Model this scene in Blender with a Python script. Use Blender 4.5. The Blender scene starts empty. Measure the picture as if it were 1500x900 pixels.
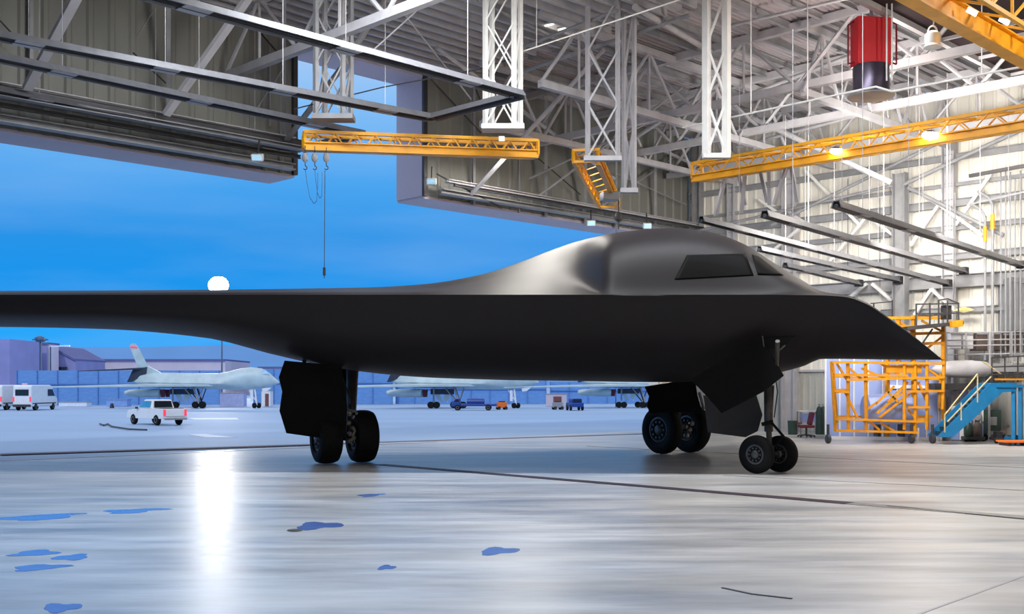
import bpy, math, random
from mathutils import Vector, Matrix
from mathutils.bvhtree import BVHTree
random.seed(7)
S = bpy.context.scene
COL = S.collection
F = 1600.0; HZ = 565.0; CZ = 2.0
V = Vector

# ---------------------------------------------------------------- picture geometry -> world
def at(px, py, Y): return V(((px-750)/F*Y, Y, CZ+(HZ-py)/F*Y))
def atz(px, py, z):
    Y = (z-CZ)*F/(HZ-py); return at(px, py, Y)
def gnd(px, py): return atz(px, py, 0.0)
R2 = math.sqrt(.5)
CX, CY = 8.27, 50.92                       # corner of door wall and side wall
def W(a, b, z=0.0): return V((CX-a*R2+b*R2, CY-a*R2-b*R2, z))
def under(px, py, P):                      # keep roof steel below the deck
    return P if P.z < 13.2 else atz(px, py, 13.1)
def ata(px, py, a):                        # plane parallel to the side wall, a metres off it
    s = CX+CY-2*a*R2; Y = s/(1+(px-750)/F); return under(px, py, at(px, py, Y))
def atb(px, py, b):                        # plane parallel to the door wall, b metres inside it
    s = CY-CX-2*b*R2; Y = s/(1-(px-750)/F); return under(px, py, at(px, py, Y))
UD = V((-R2, -R2, 0)); BD = V((R2, -R2, 0)); ZD = V((0, 0, 1))
ROT = Matrix(((-R2, R2, 0, CX), (-R2, -R2, 0, CY), (0, 0, 1, 0), (0, 0, 0, 1)))

# ---------------------------------------------------------------- materials
MATS = {}
def srgb(c):
    return tuple(((x/255)/12.92 if x/255 <= .04045 else ((x/255+.055)/1.055)**2.4) for x in c)
def mat(name, rgb, rough=.55, metal=0.0, var=.12, scale=3.0, emit=None, bump=0.0, spec=.5, stretch=None):
    if name in MATS: return MATS[name]
    m = bpy.data.materials.new(name); m.use_nodes = True
    nt = m.node_tree; N = nt.nodes; L = nt.links
    bs = N['Principled BSDF']
    c = srgb(rgb)
    tc = N.new('ShaderNodeTexCoord'); mp = N.new('ShaderNodeMapping')
    if stretch: mp.inputs['Scale'].default_value = stretch
    nz = N.new('ShaderNodeTexNoise'); nz.inputs['Scale'].default_value = scale; nz.inputs['Detail'].default_value = 5
    L.new(tc.outputs['Object'], mp.inputs['Vector']); L.new(mp.outputs['Vector'], nz.inputs['Vector'])
    cr = N.new('ShaderNodeValToRGB')
    cr.color_ramp.elements[0].position = .3; cr.color_ramp.elements[1].position = .7
    cr.color_ramp.elements[0].color = tuple(x*(1-var) for x in c)+(1,)
    cr.color_ramp.elements[1].color = tuple(min(1, x*(1+var)) for x in c)+(1,)
    L.new(nz.outputs['Fac'], cr.inputs['Fac']); L.new(cr.outputs['Color'], bs.inputs['Base Color'])
    bs.inputs['Roughness'].default_value = rough; bs.inputs['Metallic'].default_value = metal
    bs.inputs['Specular IOR Level'].default_value = spec
    if bump:
        b = N.new('ShaderNodeBump'); b.inputs['Strength'].default_value = bump; b.inputs['Distance'].default_value = .02
        L.new(nz.outputs['Fac'], b.inputs['Height']); L.new(b.outputs['Normal'], bs.inputs['Normal'])
    if emit:
        bs.inputs['Emission Color'].default_value = c+(1,); bs.inputs['Emission Strength'].default_value = emit
    MATS[name] = m; return m

HULL = mat('bomber_skin', (37, 33, 35), .50, .0, .05, .6, spec=.22)
DOORM = mat('bomber_door', (13, 12, 12), .75, .0, .12, spec=.2)
CANOPY = mat('bomber_canopy', (8, 7, 7), .6, .0, .05, spec=.08)
TYRE = mat('tyre_rubber', (14, 14, 15), .75, 0, .2, 8, spec=.3)
HUBM = mat('wheel_hub', (95, 95, 96), .4, .6, .2, 9)
BRAKEM = mat('brake_metal', (170, 165, 158), .35, .5, .3, 14)
STRUTM = mat('gear_metal', (84, 78, 74), .45, .5, .2, 6)
BLACK = mat('black_void', (10, 9, 10), .9, 0, .1)
STEELW = mat('white_painted_steel', (182, 180, 184), .5, 0, .10, 2.5)
STEELB = mat('bright_white_steel', (238, 236, 232), .45, 0, .06, 2.5)
STEELG = mat('grey_steel', (150, 150, 153), .5, .0, .14, 2.5)
STEELD = mat('dark_steel', (62, 60, 62), .5, .2, .2, 2.5)
ALU = mat('heater_aluminium', (112, 112, 117), .42, .3, .12, 5)
HOTD = mat('heater_inner', (58, 58, 62), .45, .5, .15, 5)
YEL = mat('crane_yellow', (238, 168, 8), .45, 0, .12, 3)
YELD = mat('stand_yellow', (214, 142, 10), .5, 0, .16, 4)
RED = mat('red_paint', (200, 28, 38), .5, 0, .08, 2)
TEAL = mat('stair_blue', (22, 118, 172), .45, 0, .14, 3)
PANEL = mat('door_wall_panel', (132, 132, 126), .6, 0, .12, .8, stretch=(1, 1, .25))
DECK = mat('roof_deck_metal', (178, 170, 174), .55, 0, .10, .5)
SIDEW = mat('side_wall_cladding', (232, 228, 218), .55, 0, .06, .5)
SIDEL = mat('side_wall_lower', (176, 176, 170), .6, 0, .10, .7)
SOFF = mat('soffit_lilac', (196, 186, 200), .55, 0, .05, .4)
RECESSM = mat('maroon_recess', (36, 14, 22), .8, 0, .12, 1)
LILAC = mat('lilac_panel', (150, 168, 222), .5, 0, .06, .8)
WHITEP = mat('white_paint', (236, 236, 238), .4, 0, .04, 3)
GLASSD = mat('dark_glass', (18, 24, 34), .12, 0, .05, spec=.7)
REDL = mat('tail_lamp', (235, 60, 80), .4, 0, .05, emit=.8)
BOMB1 = mat('grey_aircraft_skin', (186, 204, 208), .42, 0, .12, 1.2)
BOMBD = mat('aircraft_dark', (38, 52, 72), .6, 0, .2, 2)
BLUEV = mat('vehicle_blue', (22, 62, 140), .4, 0, .12, 3)
WALLB = mat('blast_wall_blue', (104, 150, 208), .7, 0, .10, 1.5, stretch=(1, 1, 4))
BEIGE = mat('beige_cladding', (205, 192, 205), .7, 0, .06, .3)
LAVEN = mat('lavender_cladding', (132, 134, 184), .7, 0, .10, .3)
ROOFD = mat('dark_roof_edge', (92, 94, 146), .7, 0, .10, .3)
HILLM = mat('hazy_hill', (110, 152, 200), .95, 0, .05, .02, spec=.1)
POLE = mat('pole_steel', (70, 84, 110), .5, .3, .1, 3)
TUBEW = mat('lit_lamp', (255, 250, 238), .4, 0, 0, emit=22)
FLUO = mat('lit_tube', (255, 248, 236), .4, 0, 0, emit=2.5)
FLOODM = mat('flood_lamp', (255, 246, 232), .4, 0, 0, emit=25)
ORANGE = mat('orange_paint', (235, 112, 26), .5, 0, .1, 4)
GREEN = mat('green_paint', (44, 66, 58), .5, 0, .2, 4)
MAROON = mat('maroon_fabric', (110, 34, 54), .8, 0, .1, 12)
BROWN = mat('brown_equipment', (92, 78, 72), .6, 0, .3, 5)
GREYP = mat('grey_panel', (150, 152, 156), .5, 0, .1, 2)
TAN = mat('tan_paint', (196, 180, 132), .5, 0, .1, 3)
DRAINM = mat('drain_iron', (66, 52, 62), .6, .3, .2, 6)
GRATE = mat('galvanised_grate', (150, 148, 146), .45, .5, .25, 9)
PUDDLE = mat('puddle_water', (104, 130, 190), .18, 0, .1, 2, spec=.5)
SEAM = mat('floor_seam', (96, 84, 96), .7, 0, .15, 3)
PAINTL = mat('painted_line', (225, 232, 245), .6, 0, .08, 4)

def wet_floor():
    m = bpy.data.materials.new('polished_concrete'); m.use_nodes = True
    nt = m.node_tree; N = nt.nodes; L = nt.links; bs = N['Principled BSDF']
    tc = N.new('ShaderNodeTexCoord')
    mp = N.new('ShaderNodeMapping'); mp.inputs['Rotation'].default_value = (0, 0, math.radians(-12)); mp.inputs['Scale'].default_value = (.22, 1.1, 1)
    L.new(tc.outputs['Object'], mp.inputs['Vector'])
    n1 = N.new('ShaderNodeTexNoise'); n1.inputs['Scale'].default_value = 1.3; n1.inputs['Detail'].default_value = 9; n1.inputs['Roughness'].default_value = .62
    L.new(mp.outputs['Vector'], n1.inputs['Vector'])
    r1 = N.new('ShaderNodeValToRGB'); e = r1.color_ramp.elements
    e[0].position = .30; e[0].color = srgb((132, 135, 142))+(1,)
    e[1].position = .66; e[1].color = srgb((220, 217, 214))+(1,)
    L.new(n1.outputs['Fac'], r1.inputs['Fac'])
    mp2 = N.new('ShaderNodeMapping'); mp2.inputs['Scale'].default_value = (.12, .45, 1); mp2.inputs['Rotation'].default_value = (0, 0, .2)
    L.new(tc.outputs['Object'], mp2.inputs['Vector'])
    n2 = N.new('ShaderNodeTexNoise'); n2.inputs['Scale'].default_value = 2.0; n2.inputs['Detail'].default_value = 4
    L.new(mp2.outputs['Vector'], n2.inputs['Vector'])
    r2 = N.new('ShaderNodeValToRGB'); e = r2.color_ramp.elements
    e[0].position = .38; e[0].color = (0, 0, 0, 1); e[1].position = .72; e[1].color = (.45, .45, .45, 1)
    L.new(n2.outputs['Fac'], r2.inputs['Fac'])
    mx = N.new('ShaderNodeMixRGB'); mx.inputs['Color2'].default_value = srgb((178, 168, 152))+(1,)
    L.new(r2.outputs['Color'], mx.inputs['Fac']); L.new(r1.outputs['Color'], mx.inputs['Color1'])
    L.new(mx.outputs['Color'], bs.inputs['Base Color'])
    r3 = N.new('ShaderNodeMapRange'); r3.inputs['To Min'].default_value = .27; r3.inputs['To Max'].default_value = .43
    L.new(n1.outputs['Fac'], r3.inputs['Value']); L.new(r3.outputs['Result'], bs.inputs['Roughness'])
    bs.inputs['Specular IOR Level'].default_value = .75
    b = N.new('ShaderNodeBump'); b.inputs['Strength'].default_value = .12; b.inputs['Distance'].default_value = .02
    L.new(n1.outputs['Fac'], b.inputs['Height']); L.new(b.outputs['Normal'], bs.inputs['Normal'])
    return m
FLOORM = wet_floor()
APRONM = mat('apron_concrete', (154, 178, 208), .6, 0, .10, .15, spec=.3, stretch=(.3, 1, 1))

# ---------------------------------------------------------------- mesh builder
class MB:
    def __init__(s, M=None): s.v = []; s.f = []; s.M = M
    def add(s, pts, faces):
        o = len(s.v)
        for p in pts:
            p = V(p); s.v.append(s.M @ p if s.M else p)
        s.f += [tuple(i+o for i in f) for f in faces]
        return s
    def box(s, c, d, R=None):
        c = V(c); hx, hy, hz = d[0]/2, d[1]/2, d[2]/2
        P = [V((x, y, z)) for x in (-hx, hx) for y in (-hy, hy) for z in (-hz, hz)]
        P = [c+(R @ p if R else p) for p in P]
        return s.add(P, [(0, 1, 3, 2), (4, 6, 7, 5), (0, 4, 5, 1), (2, 3, 7, 6), (0, 2, 6, 4), (1, 5, 7, 3)])
    def frame(s, p0, p1):
        d = (V(p1)-V(p0)); L = d.length; d = d/max(L, 1e-9)
        up = ZD if abs(d.z) < .95 else BD
        x = d.cross(up).normalized(); y = x.cross(d).normalized()
        return d, x, y
    def bar(s, p0, p1, w, h=None):
        h = h or w; p0 = V(p0); p1 = V(p1); d, x, y = s.frame(p0, p1)
        q = [x*(i*w/2)+y*(j*h/2) for i, j in ((-1, -1), (1, -1), (1, 1), (-1, 1))]
        return s.add([p0+a for a in q]+[p1+a for a in q], [(3, 2, 1, 0), (4, 5, 6, 7), (0, 1, 5, 4), (1, 2, 6, 5), (2, 3, 7, 6), (3, 0, 4, 7)])
    def ibeam(s, p0, p1, w, h, t=.03):
        p0 = V(p0); p1 = V(p1); d, x, y = s.frame(p0, p1)
        s.bar(p0+y*(h/2-t/2), p1+y*(h/2-t/2), w, t); s.bar(p0-y*(h/2-t/2), p1-y*(h/2-t/2), w, t)
        return s.bar(p0, p1, t, h-2*t)
    def tube(s, p0, p1, r, n=8, r1=None):
        r1 = r if r1 is None else r1; p0 = V(p0); p1 = V(p1); d, x, y = s.frame(p0, p1)
        A = [(x*math.cos(2*math.pi*i/n)+y*math.sin(2*math.pi*i/n)) for i in range(n)]
        return s.add([p0+a*r for a in A]+[p1+a*r1 for a in A],
                     [tuple(range(n-1, -1, -1)), tuple(range(n, 2*n))]+[(i, (i+1) % n, n+(i+1) % n, n+i) for i in range(n)])
    def path(s, pts, r, n=6):
        for a, b in zip(pts, pts[1:]): s.tube(a, b, r, n)
        return s
    def prism(s, poly, ext):
        n = len(poly); ext = V(ext)
        P = [V(p) for p in poly]
        return s.add(P+[p+ext for p in P], [tuple(range(n)), tuple(range(2*n-1, n-1, -1))]+[(i, n+i, n+(i+1) % n, (i+1) % n) for i in range(n)])
    def loft(s, rings, cap=True, closed=True):
        n = len(rings[0]); P = [p for r in rings for p in r]; Fc = []
        for k in range(len(rings)-1):
            for i in range(n if closed else n-1):
                j = (i+1) % n; Fc.append((k*n+i, k*n+j, (k+1)*n+j, (k+1)*n+i))
        if cap: Fc += [tuple(range(n-1, -1, -1)), tuple(range((len(rings)-1)*n, len(rings)*n))]
        return s.add(P, Fc)
    def lathe(s, c, ax, prof, n=24):           # prof: (radius, offset along axis)
        c = V(c); ax = V(ax).normalized(); x = ax.cross(ZD if abs(ax.z) < .9 else V((1, 0, 0))).normalized(); y = ax.cross(x)
        return s.loft([[c+ax*o+(x*math.cos(2*math.pi*i/n)+y*math.sin(2*math.pi*i/n))*r for i in range(n)] for r, o in prof])
    def ball(s, c, r, sc=(1, 1, 1), n=16):
        c = V(c); rings = []
        for k in range(1, n//2):
            t = math.pi*k/(n//2)
            rings.append([c+V((math.cos(2*math.pi*i/n)*math.sin(t)*r*sc[0], math.sin(2*math.pi*i/n)*math.sin(t)*r*sc[1], -math.cos(t)*r*sc[2])) for i in range(n)])
        return s.loft(rings)
ORG = {}
def props(o, label=None, cat=None, group=None, kind=None):
    if label: o['label'] = label
    if cat: o['category'] = cat
    if group: o['group'] = group
    if kind: o['kind'] = kind
    return o
def thing(name, label, cat, O, group=None):
    e = bpy.data.objects.new(name, None); COL.objects.link(e); e.location = V(O); e.empty_display_size = .2
    ORG[e.name] = V(O); return props(e, label, cat, group)
def build(mb, name, m, parent=None, smooth=False, O=None, label=None, cat=None, group=None, kind=None, bevel=0):
    if parent is not None: O = ORG[parent.name]
    elif O is None:
        xs = [v.x for v in mb.v]; ys = [v.y for v in mb.v]; O = V(((min(xs)+max(xs))/2, (min(ys)+max(ys))/2, min(v.z for v in mb.v)))
    O = V(O)
    me = bpy.data.meshes.new(name); me.from_pydata([tuple(v-O) for v in mb.v], [], mb.f); me.update()
    o = bpy.data.objects.new(name, me); COL.objects.link(o)
    if parent is not None: o.parent = parent
    else: o.location = O
    ORG[o.name] = O
    me.materials.append(m)
    if smooth:
        for p in me.polygons: p.use_smooth = True
        md = o.modifiers.new('split', 'EDGE_SPLIT'); md.split_angle = math.radians(40)
    if bevel:
        md = o.modifiers.new('bevel', 'BEVEL'); md.width = bevel; md.segments = 2
    return props(o, label, cat, group, kind)
def struct(mb, name, m): return build(mb, name, m, kind='structure', O=V((0, 0, 0)))

# ================================================================ SETTING
DZ = 8.85; RZ = 13.5; A_SL, A_SR = 21.7, 16.2; TH = 1.45
b = MB(ROT)
b.add([(-.3, -.02, 0), (70, -.02, 0), (70, 44, 0), (-.3, 44, 0)], [(0, 1, 2, 3)]); struct(b, 'floor', FLOORM)
b = MB(ROT); b.add([(-700, -.02, -.03), (900, -.02, -.03), (900, -1500, -.03), (-700, -1500, -.03)], [(0, 3, 2, 1)]); struct(b, 'ground', APRONM)
def ribbed(mb, a0, a1, z0, z1, b0, pitch, dep, along='a'):
    n = max(1, int(abs(a1-a0)/pitch)); prof = []
    for i in range(n):
        x = a0+(a1-a0)*i/n; p = (a1-a0)/n
        prof += [(x, 0), (x+p*.62, 0), (x+p*.72, dep), (x+p*.90, dep)]
    prof.append((a1, 0))
    mk = (lambda t, d, z: (t, b0+d, z)) if along == 'a' else (lambda t, d, z: (b0+d, t, z))
    P = [mk(t, d, z0) for t, d in prof]+[mk(t, d, z1) for t, d in prof]; n = len(prof)
    mb.add(P, [(i, i+1, n+i+1, n+i) for i in range(n-1)])
    return mb
# door wall: a ribbed header either side of the tail slot, with real depth
b = MB(ROT); ribbed(b, A_SL, 70, DZ, RZ, -.05, .62, .05); b.box(((A_SL+70)/2, -.1-TH/2+.0, (DZ+RZ)/2), (70-A_SL, TH-.12, RZ-DZ)); struct(b, 'wall_front', PANEL)
b = MB(ROT); ribbed(b, 0, A_SR, DZ, RZ, -.05, .62, .05); b.box((A_SR/2-.15, -.1-TH/2, (DZ+RZ)/2), (A_SR+.3, TH-.12, RZ-DZ)); struct(b, 'wall_front', PANEL)
b = MB(ROT); b.box(((A_SL+A_SR)/2, -TH/2, 13.33), (A_SL-A_SR, TH, .4)); struct(b, 'trim_1', SOFF)
b = MB(ROT); b.box(((A_SL+70)/2, -TH/2-.04, DZ-.03), (70-A_SL, TH+.02, .1)); b.box((A_SL-.03, -TH/2-.04, (DZ+RZ)/2), (.06, TH, RZ-DZ)); struct(b, 'trim_2', SOFF)
b = MB(ROT); b.box((A_SR/2, -TH/2-.04, DZ-.03), (A_SR, TH+.02, .1)); b.box((A_SR+.03, -TH/2-.04, (DZ+RZ)/2), (.06, TH, RZ-DZ)); struct(b, 'trim_3', SOFF)
b = MB(ROT)
for a in (A_SL+.02, A_SR-.02): b.box((a, .03, (DZ+RZ)/2), (.16, .12, RZ-DZ))
struct(b, 'trim_4', STEELD)
b = MB(ROT); ribbed(b, 0, 2.2, 0, DZ, -.05, .5, .05); b.box((.95, -.4, DZ/2), (2.5, .55, DZ)); struct(b, 'wall_front', SIDEW)
# side wall
b = MB(ROT); ribbed(b, 0, 44, 2.6, RZ, 0, .45, .045, 'b'); b.box((-.16, 22, RZ/2), (.2, 44, RZ)); struct(b, 'wall_right', SIDEW)
b = MB(ROT); ribbed(b, 0, 44, 0, 2.6, .06, .3, .05, 'b'); struct(b, 'wall_right', SIDEL)
b = MB(ROT); b.box((.09, 22, 2.62), (.18, 44, .09)); struct(b, 'trim_5', STEELW)
# walls behind and beside the camera, and the roof
b = MB(ROT); b.box((35, 44.15, RZ/2), (70, .3, RZ)); struct(b, 'wall_back', SIDEW)
b = MB(ROT); b.box((70.15, 22, RZ/2), (.3, 44.3, RZ)); struct(b, 'wall_left', SIDEW)
b = MB(ROT)
n = 220; prof = []
for i in range(n):
    x = 44*i/n; p = 44/n; prof += [(x, RZ), (x+p*.5, RZ), (x+p*.6, RZ+.07), (x+p*.9, RZ+.07)]
prof.append((44, RZ)); m_ = len(prof)
b.add([(0, y, z) for y, z in prof]+[(70, y, z) for y, z in prof], [(i, i+1, m_+i+1, m_+i) for i in range(m_-1)])
b.box((35, 21.3, RZ+.2), (70.4, 45.6, .1)); struct(b, 'ceiling', DECK)
# floor seams
def strip(p0, p1, w, m, name, z=.004, **k):
    p0 = V((p0.x, p0.y, 0)); p1 = V((p1.x, p1.y, 0)); d = (p1-p0).normalized(); x = V((-d.y, d.x, 0))*w/2
    q = MB(); q.prism([p0-x, p1-x, p1+x, p0+x], (0, 0, z)); return build(q, name, m, **k)
strip(gnd(0, 666), gnd(1010, 634), .62, SEAM, 'trim_6', kind='structure')
strip(gnd(0, 676), gnd(640, 648), .10, SEAM, 'trim_7', kind='structure')
strip(gnd(860, 654), gnd(1560, 689), .10, SEAM, 'trim_8', kind='structure')
strip(gnd(1060, 697), gnd(1560, 722), .05, SEAM, 'trim_9', kind='structure')
strip(gnd(1330, 906), gnd(1540, 830), .03, STEELW, 'trim_10', kind='structure')
t = thing('trench_drain', 'long dark iron drain strip across the hangar floor in front of the black bomber', 'drain', (gnd(1000, 718)))
q0, q1, q2 = gnd(555, 681), gnd(1245, 738), gnd(1570, 764)
strip(q0, q1, .34, DRAINM, 'iron_cover', .010, parent=t)
o = strip(q1, q2, .34, GRATE, 'steel_grate', .008, parent=t); o['label'] = 'pale galvanised grate section'
strip(gnd(1300, 742), gnd(1540, 765), .08, STEELD, 'slot', .011, parent=t)
# puddles
pud = [(60, 758, 60, 4, 'thin dark blue puddle touching the left edge of the picture'), (197, 749, 44, 3, 'slim puddle left of the bright lamp streak on the floor'),
       (466, 771, 34, 5, 'rounded blue puddle right of the lamp streak, below the left landing gear'), (50, 811, 34, 4, 'blue puddle at lower left, upper of the three near the frame edge'),
       (105, 817, 26, 4, 'blue puddle at lower left, rightmost of the three near the frame edge'), (58, 832, 40, 4, 'blue puddle at lower left, lowest of the three near the frame edge'),
       (90, 891, 28, 6, 'grey puddle at the very bottom left of the floor'), (730, 808, 28, 5, 'dark puddle in the middle of the floor under the bomber belly'),
       (566, 832, 13, 3, 'tiny dark puddle left of the larger one in mid floor'), (543, 726, 18, 2, 'slim far puddle just in front of the drain strip')]
for px, py, w, h, lab in pud:
    c = gnd(px, py); n = 22; P = []
    for i in range(n):
        t_ = 2*math.pi*i/n; r = 1+.22*math.sin(3*t_+px)+.12*math.sin(5*t_+py)
        P.append(gnd(px+w*r*math.cos(t_), py+h*r*math.sin(t_)-.06*w*math.cos(t_)))
    q = MB(); q.prism(P, (0, 0, .004)); build(q, 'water_puddle', PUDDLE, label=lab, cat='puddle', group='puddles on the hangar floor')
q = MB(); pts = [(1058, 862), (1100, 871), (1160, 878)]
for (x0, y0), (x1, y1) in zip(pts, pts[1:]): q.bar(gnd(x0, y0)+V((0, 0, .004)), gnd(x1, y1)+V((0, 0, .004)), .035, .008)
build(q, 'floor_cable', STEELD, label='short dark cable scrap lying on bare floor at lower right', cat='cable')
q = MB(); q.lathe(gnd(432, 778)+V((0, 0, .001)), ZD, [(.08, 0), (.11, .006), (.1, .014), (.03, .02)], 16); build(q, 'drain_cap', STEELD, label='small dark round drain disc on the floor beside the rounded blue puddle', cat='cap')

# ================================================================ STEEL: roof
def lattice(name, label, p0, p1, dep, bays, rc, rw, m, group, top_m=None):
    """a vertical-plane truss between two end points at bottom chord level"""
    p0 = V(p0); p1 = V(p1); t = thing(name, label, 'truss', (p0+p1)/2, group); up = V((0, 0, dep))
    q = MB(); q.bar(p0, p1, rc*2, rc*2.2); build(q, 'bottom_chord', m, t)
    q = MB(); q.bar(p0+up, p1+up, rc*2, rc*2.2); build(q, 'top_chord', m, t)
    for i in range(bays):
        a = p0.lerp(p1, i/bays); c = p0.lerp(p1, (i+1)/bays); mid = (a+c)/2
        q = MB(); q.tube(a, mid+up, rw, 6); build(q, 'web_member', m, t)
        q = MB(); q.tube(mid+up, c, rw, 6); build(q, 'web_member', m, t)
        q = MB(); q.tube(mid, mid+up, rw*.7, 6); build(q, 'web_member', m, t)
    return t
for i, (a, wh) in enumerate(((2.2, 'against the bright side wall'), (7.0, 'second out from the bright side wall'), (11.2, 'third out from the bright side wall'), (24.5, 'over the tube heaters at upper left'))):
    lattice('roof_truss', 'pale steel roof truss running from the door wall, '+wh, W(a, .4, 11.4), W(a, 24, 11.4), 1.9, 6, .11, .065, STEELW, 'roof trusses at right angles to the door wall')
for i, (bb, a0, a1, wh) in enumerate(((2.6, .3, 15.8, 'nearest the door wall'), (7.5, .3, 18, 'second from the door wall'), (12.6, .3, 11.5, 'third from the door wall'))):
    lattice('roof_truss', 'pale steel roof truss parallel to the door wall, '+wh, W(a0, bb, 11.1), W(a1, bb, 11.1), 2.1, 5, .10, .06, STEELW, 'roof trusses parallel to the door wall')
for i in range(40):
    bb = .6+i*.55
    q = MB(ROT); q.box((24.5, bb, 13.36), (19, .07, .2)); q.box((24.5, bb, 13.25), (19, .13, .03))
    build(q, 'roof_joist', STEELW, label='pale steel roof joist under the deck, one of the close row at upper left', cat='joist', group='close-set roof joists at upper left')
for i in range(14):
    bb = 1.6+i*1.15
    q = MB(ROT); q.ibeam(V((.2, bb, 13.36)), V((14.8, bb, 13.36)), .12, .22)
    build(q, 'roof_purlin', STEELG, label='grey roof purlin under the corrugated deck right of the white hangers', cat='purlin', group='roof purlins over the bomber nose')
# long free members in the roof space, placed by where they cross
mem = [((1050, 148), (1305, 268), 6.0, 3.5, .11, STEELW, 'thick pale tube brace sloping from the white hanger down to the tall grey column'),
       ((1130, 330), (1560, 118), 1.6, 1.2, .07, STEELG, 'grey tube brace climbing right from the side wall column behind the yellow crane'),
       ((1325, 270), (1560, 160), 1.2, 1.0, .08, STEELG, 'grey tube brace climbing right from the head of the tall grey column'),
       ((1015, 340), (1308, 272), 1.6, 1.3, .06, STEELG, 'thin tube brace reaching left from the head of the tall grey column'),
       ((1330, 275), (1470, 345), .85, .6, .08, STEELG, 'grey brace dropping right from the head of the tall grey column'),
       ((930, 10), (1040, 75), 9, 8, .10, STEELW, 'pale brace high above the short yellow crane'),
       ((1060, 40), (1400, -40), 9, 9, .05, STEELW, 'thin pale stringer rising right beside the white hanger'),
       ((905, 218), (1060, 118), 7, 9, .09, STEELW, 'pale tube rising right behind the white hanger'),
       ((1068, 150), (1250, 80), 7.5, 8.5, .07, STEELW, 'pale tube behind the red air unit'),
       ((1080, 215), (1330, 150), 4, 6, .06, STEELW, 'pale tube directly above the yellow crane')]
for p, r, a0, a1, rad, m, lab in mem:
    q = MB(); q.tube(ata(p[0], p[1], a0), ata(r[0], r[1], a1), rad, 10); build(q, 'steel_brace', m, smooth=True, label=lab, cat='brace', group='free steel braces in the roof space')
# framing over the door wall (left header)
hdr = [((45, -10), (45, 135), .1, 'leftmost post on the left door header'), ((247, -10), (247, 175), .12, 'middle post on the left door header'), ((416, -10), (416, 205), .12, 'post beside the tail slot on the left door header'),
       ((395, 60), (395, 185), .05, 'slim post left of the tail slot')]
for p, r, w, lab in hdr:
    q = MB(); q.ibeam(atb(p[0], p[1], .12), atb(r[0], r[1], .12), w, w*1.3, .02); build(q, 'header_post', STEELG, label='grey steel '+lab, cat='post', group='posts on the door header')
for p, r, b0, b1, w, m, lab in [((40, 130), (118, -15), 1.6, 4.5, .24, STEELW, 'wide pale strut slanting up at far left behind the heaters'),
        ((243, 168), (372, -15), 1.6, 4.5, .24, STEELW, 'wide pale strut slanting up left of the tail slot'),
        ((420, 205), (500, 100), 1.2, 4.5, .16, STEELG, 'strut crossing the tail slot at its left side'), ((500, 100), (575, -15), 4.5, 5.5, .16, STEELG, 'upper strut continuing above the tail slot'),
        ((0, 30), (37, 70), .5, .5, .05, STEELD, 'dark thin rod at far upper left'), ((195, 77), (243, 122), .5, .5, .05, STEELD, 'dark thin rod left of the middle header post'), ((370, 35), (418, 90), .5, .5, .05, STEELD, 'dark thin rod near the tail slot'),
        ((200, 55), (235, 0), .6, .6, .04, STEELG, 'thin pale rod rising above the middle header post'), ((372, 165), (418, 95), .6, .6, .07, STEELG, 'small brace left of the tail slot edge')]:
    q = MB(); q.bar(atb(p[0], p[1], b0), atb(r[0], r[1], b1), w, w*.5); build(q, 'steel_strut', m, label=lab, cat='strut', group='struts in front of the left door header')
# layered rails under the left header
rails = [(8.98, .5, .34, .20, STEELG, 'lowest rail'), (9.25, .9, .10, .12, STEELD, 'dark rail'), (9.42, 1.3, .28, .14, STEELG, 'grey rail'), (9.66, 1.1, .10, .16, STEELD, 'upper dark rail'), (9.85, .6, .16, .14, STEELW, 'topmost pale rail')]
for z, bb, w, h, m, lab in rails:
    q = MB(ROT); q.ibeam(V((A_SL+.4, bb, z)), V((45, bb, z)), w, h, .03); build(q, 'door_rail', m, label=lab+' running along the foot of the left door header', cat='rail', group='door rails at the foot of the left header')
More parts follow.
